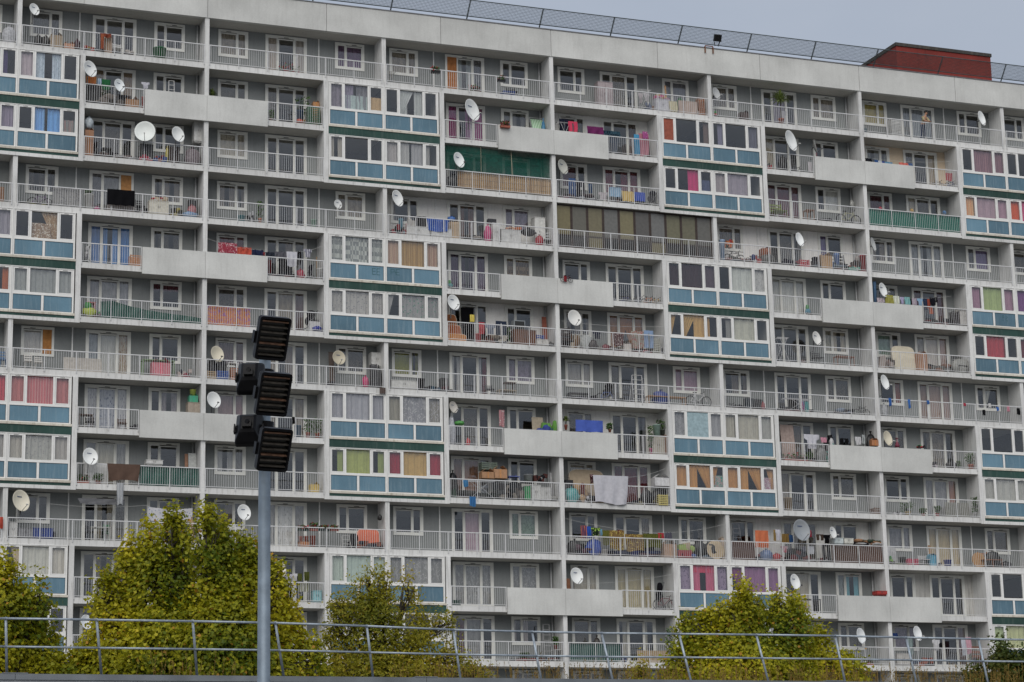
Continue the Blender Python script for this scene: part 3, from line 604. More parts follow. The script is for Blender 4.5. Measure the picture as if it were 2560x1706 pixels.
def leaves(blobs, n, size, seed, narrow=1.0):
    g = np.random.default_rng(seed)
    vol = np.array([b[3]*b[4]*b[5] for b in blobs])**.8; cnt = (vol/vol.sum()*n).astype(int)
    P_, Nn = [], []
    for b, c in zip(blobs, cnt):
        d = g.normal(size=(c, 3)); d /= np.linalg.norm(d, axis=1)[:, None]
        # twigs: leaves bunch around random twig tips
        tips = max(8, c//32); td = g.normal(size=(tips, 3)); td /= np.linalg.norm(td, axis=1)[:, None]; tr = g.uniform(.35, 1.15, tips)**.75
        idx = g.integers(0, tips, c); u = td*tr[:, None]; hz = np.clip((u[:, 2]+1)/2, 0, 1); u[:, :2] *= (1.22-.85*hz)[:, None]; pos = u[idx]*np.array(b[3:6])*np.array([1, 1, 1.12]) + g.normal(size=(c, 3))*np.array([.17, .17, .2])
        P_.append(pos+np.array(b[:3])); Nn.append(td[idx]*.7+g.normal(size=(c, 3))*.55+np.array([0, -.15, .45]))
    C_ = np.concatenate(P_); N_ = np.concatenate(Nn); N_ /= np.linalg.norm(N_, axis=1)[:, None]; c = len(C_)
    a = np.cross(N_, g.normal(size=(c, 3))); a /= np.linalg.norm(a, axis=1)[:, None]; b = np.cross(N_, a)
    s = g.uniform(.7, 1.25, c)*size
    shape = [(0, -.5, 0), (.30*narrow, -.32, .06), (.52*narrow, .02, .1), (.24*narrow, .10, .03), (0, .62, -.05), (-.24*narrow, .10, .03), (-.52*narrow, .02, .1), (-.30*narrow, -.32, .06)]
    V = np.stack([C_ + s[:, None]*(x*a+y*b+z*N_) for x, y, z in shape], 1).reshape(-1, 3)
    Fq = np.array([[0, 1, 2, 3], [0, 3, 4, 5], [0, 5, 6, 7]]); F = (np.arange(c)[:, None, None]*8+Fq[None]).reshape(-1, 4)
    clump = np.sin(C_[:, 0]*1.3+seed)+np.sin(C_[:, 2]*1.7+seed*2)+np.sin(C_[:, 1]*1.1)
    tone = np.clip(g.normal(.45, .14, c)+clump*.13, 0, .96); tone[g.random(c) < .02] = 1.0
    me = bpy.data.meshes.new('crown'); me.vertices.add(len(V)); me.vertices.foreach_set('co', V.ravel().astype(np.float32))
    me.loops.add(F.size); me.loops.foreach_set('vertex_index', F.ravel().astype(np.int32)); me.polygons.add(len(F))
    me.polygons.foreach_set('loop_start', (np.arange(len(F))*4).astype(np.int32)); me.polygons.foreach_set('loop_total', np.full(len(F), 4, np.int32))
    at = me.attributes.new('tone', 'FLOAT', 'FACE'); at.data.foreach_set('value', np.repeat(tone, 3).astype(np.float32))
    me.update(calc_edges=True); return me
def tree(name, label, blobs_px, Y, n, size, lf, seed, trunk_px, cat='tree', narrow=1.0, tr=.16):
    """blobs_px: (px, py, half width px, half height px, depth offset m) seen on the plane y = Y"""
    bl = []; k = (Y-CAM.y)/FPX*1.06
    base = P(trunk_px[0], trunk_px[1], Y); base = Vector((base.x, Y, 0))
    for px, py, rx, ry, dy in blobs_px:
        c = P(px, py, Y+dy); bl.append((c.x-base.x, dy, c.z, rx*k, rx*k*.7, ry*k))
    o = empty(name, base); tag(o, label, cat, 'trees between the low building and the apartment block')
    cr_ = link('crown', leaves(bl, n, size, seed, narrow), o); cr_.data.materials.append(lf)
    q = random.Random(seed); m = MB(); z0 = min(b[2]-b[5]*.6 for b in bl)
    m.tube((0, 0, 0), (0, 0, z0), tr, 10, tr*.8); m.build('trunk', BARK, o, True)
    m = MB()
    for b in bl:
        c = Vector(b[:3]); mid = Vector((c.x*.45, c.y*.4, z0+(c.z-z0)*.45)); m.tube((0, 0, z0-.05), mid, tr*.6, 6, tr*.38); m.tube(mid, c, tr*.38, 6, tr*.2); m.tube(c, c+Vector((0, 0, b[5]*.7)), tr*.2, 5, .012)
        for i in range(14):
            u = Vector((q.gauss(0, 1), q.gauss(0, 1), q.gauss(.3, .8))).normalized(); s = mid.lerp(c, q.random())+Vector((0, 0, b[5]*.5*q.random()))
            e = c+Vector((u.x*b[3], u.y*b[4], u.z*b[5]))*q.uniform(.6, .95); m.tube(s, e, .045, 4, .012)
    m.build('limbs', WOOD, o, True)
tree('plane_tree', 'yellow green plane tree cut by the left edge of the frame', [(-20,1575,120,120,0),(12,1490,66,90,-.5),(75,1610,85,110,.4),(98,1510,32,60,-.3),(-60,1680,120,90,0),(110,1680,80,70,.5)], -28, 24000, .138, LF1, 3, (20,1680))
tree('plane_tree', 'large yellow green plane tree with a double crown left of the lamp mast', [(395,1500,110,120,0),(432,1345,48,66,-.6),(375,1375,42,62,.3),(330,1440,60,85,.4),(285,1590,90,115,0),(430,1610,150,110,-.8),(450,1440,60,90,.5),(205,1680,75,55,.2),(330,1680,130,60,-.3),(260,1500,40,60,-.3)], -28, 37000, .138, LF1, 11, (430,1690))
tree('plane_tree', 'yellow green plane tree standing directly behind the lamp mast', [(545,1460,85,120,0),(515,1340,44,68,-.5),(548,1345,30,50,.3),(600,1400,46,70,.4),(640,1500,75,110,0),(560,1600,120,110,-.6),(715,1600,72,85,.5),(690,1475,40,70,-.4),(650,1680,150,55,0),(785,1665,40,60,.2),(625,1385,20,40,0)], -29.5, 36000, .138, LF1, 23, (522,1690))
tree('olive_tree', 'feathery olive brown tree in front of the lowest glazed bay', [(925,1490,40,70,0),(900,1510,45,70,.3),(960,1480,30,60,-.3),(950,1590,115,95,-.5),(850,1600,60,90,.4),(1050,1610,60,80,0),(1100,1560,45,28,.5),(960,1680,180,50,-.3),(1120,1660,70,45,0),(850,1520,30,40,.3),(1020,1490,28,50,.3),(1180,1690,55,25,0)], -27, 24000, .135, LF2, 31, (955,1690), narrow=.55, tr=.13)
tree('plane_tree', 'broad olive green plane tree in the lower right', [(1850,1590,95,95,0),(1858,1500,38,46,-.4),(1875,1530,50,60,.3),(1770,1620,80,85,.3),(1725,1585,38,60,0),(1985,1590,72,85,-.5),(1945,1520,34,46,.2),(1990,1530,34,45,.3),(1880,1665,200,65,-.4),(2050,1640,60,70,.3),(2120,1675,65,45,0),(1690,1670,50,50,.1),(1800,1540,28,40,0)], -29, 36000, .132, LF1, 47, (1860,1690))
tree('small_tree', 'small dark leaved tree at the lower right corner', [(2510,1670,60,40,0),(2500,1630,28,30,.2),(2560,1680,60,45,-.2),(2440,1690,40,20,.1)], -30, 6000, .12, LF3, 53, (2520,1695), tr=.09)
tree('sapling', 'thin sapling with drooping leaves in front of the central balcony pillar', [(1598,1672,16,14,0),(1606,1690,20,20,0),(1590,1695,14,16,.1)], -34, 500, .15, LF2, 59, (1603,1700), narrow=.4, tr=.04)
# golden weeds growing on the roof of the low building
def weeds():
    g = random.Random(5); m = MB()
    for i in range(620):
        u = g.random(); x = g.uniform(-.4, 3.0) if u < .15 else g.uniform(3.0, 15.5) if u < .95 else g.uniform(-6.2, -4.2)
        y = YW+g.uniform(.45, 2.4); h = g.uniform(.18, .42)+(.28*g.random()**3); b = Vector((x, y, ZT-.06)); t = b+Vector((g.gauss(0, .05), g.gauss(0, .05), h+.06*(y-YW)))
        m.mat(0).tube(b, t, .004, 3, .002, cap=False)
        for j in range(9):
            s = b.lerp(t, g.uniform(.4, 1)); d = Vector((g.gauss(0, .018), g.gauss(0, .018), .035)); w = Vector((.009, 0, 0))
            m.mat(g.choice([0, 0, 1])).face([s, s+d*.5+w, s+d*1.1, s+d*.5-w])
        for j in range(2):
            s = b; e = b+Vector((g.gauss(0, .1), g.gauss(0, .08), h*g.uniform(.3, .6))); w = Vector((.008, 0, 0)); m.mat(1).face([s-w, s+w, e])
    tag(m.build('weeds', [paint('dry_stalk', (.20, .125, .03), .9), paint('green_stalk', (.11, .10, .02), .9)]), 'golden dry weeds growing along the low roof behind the guard rail', 'weeds', kind='stuff')
weeds()
# ------------------------------------------------------------------ satellite dishes and everything people keep on their balconies
TL = {'a1':(0,0),'a2':(640,0),'a3':(1280,60),'a4':(1900,60),'b1':(0,420),'b2':(640,420),'b3':(1280,480),'b4':(1900,480),
      'c1':(0,840),'c2':(640,840),'c3':(1280,900),'c4':(1900,900),'d1':(0,1266),'d2':(640,1266),'d3':(1280,1266),'d4':(1900,1266)}
def S(t, x, y, Y): o = TL[t]; return P(o[0]+x*K, o[1]+y*K, Y)
ORD = ['top','second','third','fourth','fifth','sixth','seventh','eighth','ninth','tenth','eleventh','twelfth','bottom','base','base']
BAY = {-2:'left edge bay',-1:'left edge bay',0:'first bay',1:'second bay',2:'third bay',3:'fourth bay',4:'fifth bay',5:'sixth bay',6:'right edge bay'}
def row(z): return max(0, min(14, int((G-z)//H)))
def where(p): return '%s row, %s' % (ORD[row(p.z-.02)], BAY[max(-2, min(6, int(p.x//W)))])
USED = {}
def name_it(o, desc, cat, p, group=None):
    lab = '%s, %s' % (desc, where(p)); USED.setdefault(lab, []).append(o); tag(o, lab, cat, group); return o
q_ = random.Random(99)
def soft(c):
    g = .3*c[0]+.6*c[1]+.1*c[2]; return tuple((.78*x+.22*g)*.72 for x in c)
def cl(h): return paint('plastic_'+h, soft(hex3(h)), .55, .15, 7)
TERRA = cl('b5583a'); CARD = None
def tohex(c):
    return ''.join('%02x' % int(round(255*(x*12.92 if x <= .0031308 else 1.055*x**(1/2.4)-.055))) for x in c)
def fabric2(col):
    p = col.split(':'); p[0] = tohex(soft(hex3(p[0])))
    if len(p) > 1: p[2] = tohex(soft(hex3(p[2])))
    return fabric(*p)
# ---- dishes
DISHES = [  # tile, centre x, y, height, plane Y, azimuth, colour, words
('a1',298,90,105,.1,.5,'e4e6e4','white satellite dish on the fin'),('a1',790,622,145,-.25,.52,'dcdedc','pale satellite dish beside the glazed bay'),('a1',1055,768,115,-.25,.5,'e4e8e8','white satellite dish in front of the railing'),
('a1',1292,1183,182,-.3,-.25,'d8dcd8','large round satellite dish facing forward'),('a1',1575,1205,137,-.3,.45,'e0e2e0','smaller satellite dish right of the large one'),
('a2',1905,990,192,-.3,.55,'dcdedc','tall grey satellite dish above the railing'),('a2',1795,1433,137,-.2,.5,'e4e6e4','white satellite dish before the green netting'),
('a3',440,1280,132,.15,.5,'b8b8b0','dull grey satellite dish beside the pillar'),('a3',1810,625,104,.7,.5,'d0d2d2','satellite dish behind the railing beside the fin'),
('a4',255,1050,182,-.25,.55,'dcdedc','large satellite dish seen from the side'),('a4',478,1093,116,-.1,.95,'8c8c88','narrow grey satellite dish by the solid parapet'),('a4',1960,848,126,-.15,.52,'e6e8e6','white satellite dish right of the leaning person'),
('b2',1247,278,146,-.2,.55,'dfe0dd','white satellite dish beside the fin'),('b2',725,328,82,.5,.3,'d8dad8','small satellite dish behind the railing'),('b2',1748,1205,138,-.25,.35,'dcdedc','white satellite dish beside the glazed bay'),
('b3',547,1130,142,-.1,.2,'d4d4d0','round satellite dish above the railing'),
('b4',340,430,122,-.2,.5,'eceeec','white satellite dish in front of the white wall'),('b4',995,475,122,.1,.75,'b8bab8','satellite dish half hidden behind the fin'),('b4',1082,880,126,.2,.5,'e2e4e2','white satellite dish left of the drying laundry'),('b4',493,1310,122,.3,.45,'dcdcd8','satellite dish with blue mark behind the railing'),
('c1',1925,168,142,.2,.4,'cfc8b4','beige satellite dish left of the lamp mast'),('c1',1895,577,146,.1,.35,'dcdedc','white satellite dish left of the lamp mast'),('c1',795,1080,152,-.25,.3,'e4e6e4','white satellite dish above the plants'),('c1',172,1475,190,-.1,.5,'d8d2c0','large cream satellite dish near the left edge'),('d1',2165,60,142,-.2,.3,'e0e2e0','white satellite dish above the tree'),
('c2',732,200,127,.2,.15,'b4ac98','tan satellite dish in front of the window'),('c2',1750,640,104,.3,.45,'c4c0b8','grey satellite dish above the plastic bags'),
('c4',1098,205,132,.1,.5,'e4e6e4','white satellite dish beside the fin'),('c4',1125,705,132,.2,.45,'cfc8b4','cream satellite dish above the solid parapet'),('d4',355,220,192,-.2,.2,'8f9498','large grey mesh satellite dish among laundry'),('d4',640,240,106,-.1,.5,'d8dad8','small satellite dish right of the large grey one'),
('d4',300,680,142,-.2,.45,'e2e4e2','white satellite dish by the lower glazed bay'),('d4',885,1160,142,-.2,.5,'dde0e0','satellite dish seen through the guard rail, fifth bay side,'),('d4',1390,1138,132,-.2,.45,'e0e2e2','satellite dish seen through the guard rail above laundry'),
('d1',760,1035,130,-.1,.5,'e4e8ea','satellite dish left of the large tree'),('d1',675,1490,60,.1,.4,'d8dadc','small satellite dish just above the low roof'),('d2',200,563,150,-.2,.5,'dcd6cc','rust stained satellite dish right of the lamp mast'),('d3',565,625,147,-.1,.3,'e0e2e0','white satellite dish above the solid parapet')]
DARKM = paint('dish_arm', (.10, .10, .105), .5, .2, 5, .3)
def dish(t, x, y, h, Y, az, col, words):
    c = S(t, x, y, Y); top, bot = S(t, x, y-h/2, Y), S(t, x, y+h/2, Y); R = (top.z-bot.z)/2*1.02
    o = empty('satellite_dish', (c.x, c.y+.12, c.z-R-.35)); name_it(o, words, 'satellite dish', c, 'satellite dishes on the balconies')
    M = Matrix.Translation((0, -.12, R+.35)) @ Matrix.Rotation(az, 4, 'Z') @ Matrix.Rotation(R_(-9), 4, 'X')
    prof = [(0.001, .0)]+[(R*i/6, .30*R*(i/6)**2) for i in range(1, 7)]; Rm = M @ Matrix.Rotation(R_(90), 4, 'X') @ Matrix.Scale(.93, 4, (1, 0, 0))
    q = MB(); q.lathe(prof+[(R*1.015, .30*R), (R*1.015, .30*R-.02)]+[(r, z-.02) for r, z in prof[::-1]], 24, Rm)
    q.build('reflector', paint('dish_'+col, hex3(col), .45, .06, 3), o, True)
    lnb = M @ Vector((0, -1.05*R-.05, -.62*R)); low = M @ Vector((0, -.30*R, -.96*R)); ctr = M @ Vector((0, .03, -.1*R))
    q = MB(); q.tube(low, lnb, .014, 5); q.tube(ctr, low+Vector((0, .08, 0)), .016, 5); q.build('arm', DARKM, o)
    d = (M.to_3x3() @ Vector((0, 1, .45))).normalized(); q = MB(); q.tube(lnb-d*.03, lnb+d*.09, .03, 8, .036); q.build('receiver', cl('c8c8c4') if q_.random() < .6 else DARKM, o)
    q = MB(); q.tube(ctr, (0, .13, R*.9+.3), .03, 6); q.tube((0, .13, R*.9+.33), (0, .13, 0), .024, 6); q.tube((0, .13, .1), (0, .36, .1), .02, 6); q.build('mount', DARKM, o)
    if q_.random() < .5 and R > .25:
        q = MB(); Mk = M @ Matrix.Translation((0, 0, .42*R)); 
        for i in range(5): q.box(-.26*R+i*.11*R, -.26*R+i*.11*R+.08*R, -.06*R-.018, -.06*R-.012, -.045*R, .045*R, Mk)
        q.build('maker_mark', cl('3a5688'), o)
    if 'rust' in words:
        q = MB(); Mk = M; q.lathe([(0.001, -.05*R+.01), (.3*R, .02*R+.015), (.02, .02*R+.018)], 9, M @ Matrix.Translation((.05*R, 0, -.35*R)) @ Matrix.Rotation(R_(90), 4, 'X') @ Matrix.Scale(1.5, 4, (0, 1, 0))); q.build('rust_stain', paint('rust_wash', (.45, .24, .10), .8, .3, 8), o)
for d in DISHES: dish(*d)
# ---- builders: each gets base point, width, height (m), colour
def cloth_mesh(w, h, kind, mat, seed, thick=True):
    g = random.Random(seed); m = MB(); a, b, c = g.uniform(1.8, 3.6), g.uniform(0, 6), g.uniform(.03, .055)
    def fn(u, v):
        x = (u-.5)*w; z = -v*h
        if kind == 'shirt' and v > .34: x *= .62
        if kind == 'sag': z -= .12*h*(1-(2*u-1)**2)*(1-v)+.0
        if kind == 'drop': x *= 1-.12*v; z += .05*h*v*math.sin(u*5+b)
        y = c*math.sin(a*6.28*u+b+v)*(.25+v)+.012*math.sin(13*u+7*v)
        return (x, y, z)
    if kind == 'trousers':
        for s in (0, 1): m.grid(lambda u, v: (lambda p: (p[0]+(0 if v < .25 else (.02*w if s else -.02*w)), p[1], p[2]))(fn(.5*s+u*.5 if v < .25 else .5*s+(.06 if s else 0)+u*.44, v)), 4, 8)
    else: m.grid(fn, 12, 7)
    return m.mesh('cloth', mat, True)
CN = {'sheet':'cloth','shirt':'shirt','trousers':'trousers','sag':'cloth','drop':'blanket'}
NS = [0]
def C(t, x0, y0, x1, y1, Y, col, words, kind='sheet', cat='laundry', nm=None):
    """something hanging: cloth from a line or over a rail, by its outline on the plane y = Y"""
    a, b = S(t, x0, y0, Y), S(t, x1, y0, Y); c = S(t, (x0+x1)/2, y1, Y); mid = (a+b)/2; NS[0] += 1
    mat = fabric2(col)
    w = (b-a).x; me = cloth_mesh(w, max(.08, mid.z-c.z), kind, mat, NS[0]); o = link(nm or CN[kind], me, None, mid)
    name_it(o, words, cat, Vector((mid.x, Y, (mid.z+c.z)/2+.1))); return o
def blob(w, h, d, seed, rough=.16):
    g = random.Random(seed); m = MB(); ph = [g.uniform(0, 6) for _ in range(6)]; nu, nv = 12, 7
    def fn(u, v):
        t = u*2*math.pi; s = v*math.pi; r = 1+rough*(math.sin(3*t+ph[0])*math.sin(2*s+ph[1])+.6*math.sin(5*t+ph[2]+3*s)+.4*math.sin(7*s+ph[3]))
        rr = math.sin(s)**.7*r
        return (w/2*rr*math.cos(t), d/2*rr*math.sin(t), h*(.5-.5*math.cos(s))*(1+.04*math.sin(4*t+ph[4])))
    m.grid(fn, nu, nv); return m
def B_box(o, w, h, d, c, m, g):
    q = MB(); q.box(-w/2, w/2, -d/2, d/2, 0, h*.94); q.build('box', m, o)
    q = MB(); q.box(-w*.06, w*.06, -d/2-.003, d/2+.003, .02, h*.945); q.build('tape', paint('tape_'+c, mul(hex3(c), .8)[:3], .4), o)
    q = MB(); M = Matrix.Translation((-w/2, 0, h*.94)) @ Matrix.Rotation(R_(-35), 4, 'Y'); q.box(0, w*.4, -d/2, d/2, .002, .008, M); M = Matrix.Translation((w/2, 0, h*.94)) @ Matrix.Rotation(R_(40), 4, 'Y'); q.box(-w*.4, 0, -d/2, d/2, .002, .008, M); q.build('flap', m, o)
def B_crate(o, w, h, d, c, m, g):
    n = max(3, int(h/.09)); q = MB()
    for i in range(n):
        z = h*i/n
        for y in (-d/2, d/2): q.box(-w/2, w/2, y-.008, y+.008, z+.01, z+h/n*.72)
        for x in (-w/2, w/2): q.box(x-.008, x+.008, -d/2+.009, d/2-.009, z+.01, z+h/n*.72)
    q.build('slats', m, o); q = MB()
    for x in (-w/2, w/2):
        for y in (-d/2, d/2): q.box(x*.98-.018, x*.98+.018, y*.97-.018, y*.97+.018, 0, h)
    q.box(-w/2+.01, w/2-.01, -d/2+.01, d/2-.01, .012, .03); q.build('frame', m, o)
def B_cab(o, w, h, d, c, m, g):
    q = MB(); q.box(-w/2, w/2, -d/2, d/2, .05, h-.03); q.build('body', m, o); q = MB(); q.box(-w/2-.015, w/2+.015, -d/2-.02, d/2, h-.028, h); q.box(-w/2+.03, w/2-.03, -d/2+.03, d/2-.03, 0, .048); q.build('top', m, o)
    for s in (-1, 1):
        q = MB(); q.box(s*w/4-w/4+.012, s*w/4+w/4-.012, -d/2-.018, -d/2-.001, .07, h-.05); q.build('door', m, o); q = MB(); q.box(-s*.0+s*.045-.008, s*.045+.008, -d/2-.035, -d/2-.019, h*.5, h*.5+.1); q.build('handle', DARKM, o)
def B_bag(o, w, h, d, c, m, g):
    blob(w, h*.9, min(w, d), g.random(), .2).build('sack', paint('bag_'+c, soft(hex3(c)), .45, .3, 9, 0, .4, .5), o, True)
    q = MB(); q.lathe([(.02, h*.85), (.03, h*.93), (w*.13, h), (.001, h*.99)], 8); q.build('knot', cl(c), o)
def B_heap(o, w, h, d, c, m, g):
    cols = c.split('/')
    n = len(cols)*2+4
    for i in range(n):
        cc = cols[i % len(cols)]; ww = w*g.uniform(.2, .42); hh = h*g.uniform(.3, .62); b = blob(ww, hh, min(.5, ww), g.random(), .3) if i % 3 else MB().box(-ww/2, ww/2, -.1, .1, 0, hh, Matrix.Rotation(g.uniform(-.25, .25), 4, 'Y'))
        x = (i/(n-1)-.5)*(w-ww*.8); z = (h-hh)*(g.random()*.9 if i % 2 else 0); b.build('bundle', fabric2(cc), o, bool(i % 3), loc=(x, g.uniform(-.1, .1), z))
def B_tub(o, w, h, d, c, m, g):
    q = MB(); r = w/2; q.lathe([(0.001, 0), (r*.8, 0), (r*.97, h*.93), (r*1.04, h*.94), (r*1.04, h), (r*.93, h), (r*.78, .02), (.001, .02)], 16); q.build('tub', m, o, True)
    q = MB(); pts = [Vector((r*math.cos(t), -r*.3, h*.93+ r*.25*math.sin(t)*0 - .15*h*math.sin(t))) for t in [math.pi*i/8 for i in range(9)]]; q.path(pts, .008, 4); q.build('handle', DARKM, o)
def B_chair(o, w, h, d, c, m, g):
    sh = min(.46, h*.55); d = w*.95
    q = MB(); q.box(-w/2, w/2, -d/2, d/2, sh-.03, sh); q.build('seat', m, o)
    q = MB(); M = Matrix.Translation((0, d/2-.03, sh+.05)) @ Matrix.Rotation(R_(-9), 4, 'X')
    for i in range(3): q.box(-w/2+.03, w/2-.03, -.012, .012, (h-sh-.08)*(i/3)+.02, (h-sh-.08)*(i/3+.24), M)
    for x in (-w/2+.02, w/2-.02): q.box(x-.018, x+.018, -.018, .018, -.05, h-sh-.06, M)
    q.build('backrest', m, o)
    for x in (-w/2+.03, w/2-.03):
        for y in (-d/2+.03, d/2-.03): q = MB(); q.tube((x, y, 0), (x*.93, y*.93, sh-.031), .016, 6); q.build('leg', m, o)
def B_deck(o, w, h, d, c, m, g):
    q = MB(); M = Matrix.Translation((0, 0, h*.45)) @ Matrix.Rotation(R_(-22), 4, 'X'); q.grid(lambda u, v: tuple(M @ Vector(((u-.5)*w*.86, -.03*math.sin(v*3), v*h*.5))), 4, 6); q.grid(lambda u, v: ((u-.5)*w*.86, -v*.42, h*.45-.02*math.sin(v*3)), 4, 4); q.build('fabric_seat', fabric(c, 'stripe', 'c8d8c8'), o)
    q = MB()
    for s in (-1, 1):
        x = s*w*.47; q.tube((x, .2, 0), (x, -.42, h*.46), .014); q.tube((x, -.35, 0), (x, .02, h*.45), .014); q.tube((x, .0, h*.42), tuple(M @ Vector((x, .02, h*.56))), .014)
    q.tube(tuple(M @ Vector((-w*.47, .02, h*.56))), tuple(M @ Vector((w*.47, .02, h*.56))), .014); q.build('frame', cl('d8d8d8'), o)
def B_bike(o, w, h, d, c, m, g):
    s = w/1.7; r = .33*s; TY = cl('17171a')
    for x in (-.52*s, .52*s):
        q = MB(); q.hoop((x, 0, r), r-.02*s, .03*s, 'y', 22, 5); wh = q.build('wheel', TY, o)
        q = MB(); q.hoop((x, 0, r), r-.05*s, .009*s, 'y', 22, 4)
        for i in range(7): t = math.pi*i/7; q.tube((x-(r-.05*s)*math.cos(t), 0, r-(r-.05*s)*math.sin(t)), (x+(r-.05*s)*math.cos(t), 0, r+(r-.05*s)*math.sin(t)), .0035, 3, cap=False)
        q.build('rim', cl('9a9a9c'), wh)
    A, Bp, Cc, Dd, E_ = (-.52*s, 0, r), (-.08*s, 0, r*.85), (-.2*s, 0, r+.42*s), (.36*s, 0, r+.38*s), (.52*s, 0, r)
    q = MB()
    for a, b in ((A, Bp), (Bp, Cc), (A, Cc), (Cc, Dd), (Bp, Dd), (Dd, E_), (Dd, (.33*s, 0, r+.52*s))): q.tube(a, b, .024*s, 6)
    q.build('frame', m, o); q = MB(); q.box(-.34*s, -.1*s, -.05, .05, r+.5*s, r+.54*s); q.tube(Cc, (-.22*s, 0, r+.5*s), .013); q.build('saddle', TY, o)
    q = MB(); q.path([(.25*s, -.26, r+.56*s), (.34*s, -.2, r+.54*s), (.34*s, .2, r+.54*s), (.25*s, .26, r+.56*s)], .013); q.build('handlebar', TY, o)
    q = MB(); q.lathe([(.001, -.01), (.07*s, -.01), (.07*s, .01), (.001, .01)], 12, Matrix.Translation((-.08*s, -.04, r*.85)) @ Matrix.Rotation(R_(90), 4, 'X')); q.tube((-.08*s, -.06, r*.85), (.02*s, -.1, r*.55), .012); q.build('crank', DARKM, o)
def B_stroller(o, w, h, d, c, m, g):
    blob(w*.72, h*.4, .4, g.random(), .1).build('seat', fabric(c), o, True, loc=(0, 0, h*.28)); blob(w*.6, h*.34, .4, g.random(), .08).build('hood', fabric(c), o, True, loc=(w*.08, 0, h*.6))
    q = MB()
    for y in (-.2, .2): q.path([(-w*.4, y, .1), (w*.05, y, h*.45), (w*.45, y, h*.93)], .013); q.tube((w*.35, y, .1), (-w*.1, y, h*.5), .013)
    q.tube((w*.45, -.2, h*.93), (w*.45, .2, h*.93), .017); q.build('frame', DARKM, o)
    for x in (-w*.4, w*.35):
        for y in (-.22, .22): q = MB(); q.hoop((x, y, .1), .085, .02, 'y', 12, 5); q.build('wheel', cl('17171a'), o)
def foliage(w, h, z0, n, seed, spiky=False, flowers=None):
    g = random.Random(seed); m = MB()
    for i in range(n):
        t = g.uniform(0, 6.28); 
        if spiky:
            e = g.uniform(-.1, 1.3); d = Vector((math.cos(t)*math.cos(e), math.sin(t)*math.cos(e), math.sin(e))); L_ = w*.55*g.uniform(.7, 1.1); b = Vector((0, 0, z0+h*.35+g.uniform(-.25, .3)*h*.6)); s = d.cross(Vector((0, 0, 1))).normalized()*.03
            mid = b+d*L_*.55; tip = b+d*L_-Vector((0, 0, L_*.25)); m.mat(0).face([b-s*.6, b+s*.6, mid+s, mid-s]); m.face([mid-s, mid+s, tip])
        else:
            r = g.random()**.6; b = Vector((w*.5*r*math.cos(t), w*.4*r*math.sin(t), z0+h*g.random()**.8)); n_ = Vector((g.gauss(0, 1), g.gauss(0, 1), g.gauss(.5, 1))).normalized(); a = n_.orthogonal().normalized()*g.uniform(.04, .08); c = n_.cross(a)*.6
            m.mat(1 if flowers and g.random() < .3 else 0).face([b-a, b+c, b+a*1.2, b-c])
    return m
LEAFG = paint('potted_leaf', (.05, .10, .025), .5, .4, 12); PALM = paint('palm_leaf', (.17, .22, .06), .5, .35, 9)
def B_plant(o, w, h, d, c, m, g, spiky=False, fl=None, trough=False):
    ph = min(.32, h*.34); pw = min(w*.5, .34)
    q = MB()
    if trough: q.box(-w/2, w/2, -.1, .1, 0, ph*.9); q.box(-w/2-.012, w/2+.012, -.112, .112, ph*.9+.001, ph)
    else: q.lathe([(.001, 0), (pw*.36, 0), (pw*.48, ph*.85), (pw*.54, ph*.86), (pw*.54, ph), (pw*.44, ph), (.001, ph*.92)], 14)
    q.build('pot', m, o, not trough)
    if spiky:
        q = MB(); q.tube((0, 0, ph*.9), (.02, 0, h*.72), .035, 7, .028); q.build('stem', WOOD, o)
        foliage(w*1.5, h*.42, h*.52, 110, g.random(), True).build('foliage', [PALM], o)
    else:
        q = MB()
        for i in range(6): q.tube((0, 0, ph*.9), (g.uniform(-.4, .4)*w, g.uniform(-.1, .1), ph+(h-ph)*g.uniform(.5, .95)), .008, 4)
        q.build('stem', WOOD, o); foliage(w, h-ph, ph, 130, g.random(), False, fl).build('foliage', [LEAFG, cl(fl or 'd04030')], o)
def B_palm(o, w, h, d, c, m, g): B_plant(o, w, h, d, c, m, g, True)
def B_trough(o, w, h, d, c, m, g): B_plant(o, w, h, d, c, m, g, False, 'c02838', True)
def B_rack(o, w, h, d, c, m, g):
    q = MB()
    for y in (-.22, .22): q.tube((-w*.45, y, 0), (w*.3, y, h*.9), .011); q.tube((w*.45, y, 0), (-w*.3, y, h*.9), .011)
    q.build('leg_frame', m, o); q = MB()
    for i in range(7): y = -.22+.44*i/6; q.tube((-w/2, y, h*.92), (w/2, y, h*.92), .007, 4)
    q.tube((-w/2, -.22, h*.92), (-w/2, .22, h*.92), .01); q.tube((w/2, -.22, h*.92), (w/2, .22, h*.92), .01); q.build('rods', m, o)
def B_ladder(o, w, h, d, c, m, g):
    for y0, y1, nm in ((-.25, 0, 'front_frame'), (.25, .02, 'rear_frame')):
        q = MB()
        for x in (-1, 1): q.tube((x*w*.5, y0, 0), (x*w*.38, y1, h), .016)
        q.tube((-w*.38, y1, h), (w*.38, y1, h), .016); q.build(nm, m, o)
    n = max(3, int(h/.25))
    for i in range(1, n):
        t = i/n; q = MB(); q.box(-w*.5+w*.12*t, w*.5-w*.12*t, -.25+.25*t-.04, -.25+.25*t+.03, h*t-.012, h*t+.012); q.build('step', m, o)
def B_table(o, w, h, d, c, m, g):
    q = MB(); q.box(-w/2, w/2, -.25, .25, h-.035, h); q.build('table_top', m, o)
    for x in (-w/2+.04, w/2-.04):
        for y in (-.21, .21): q = MB(); q.box(x-.02, x+.02, y-.02, y+.02, 0, h-.036); q.build('leg', m, o)
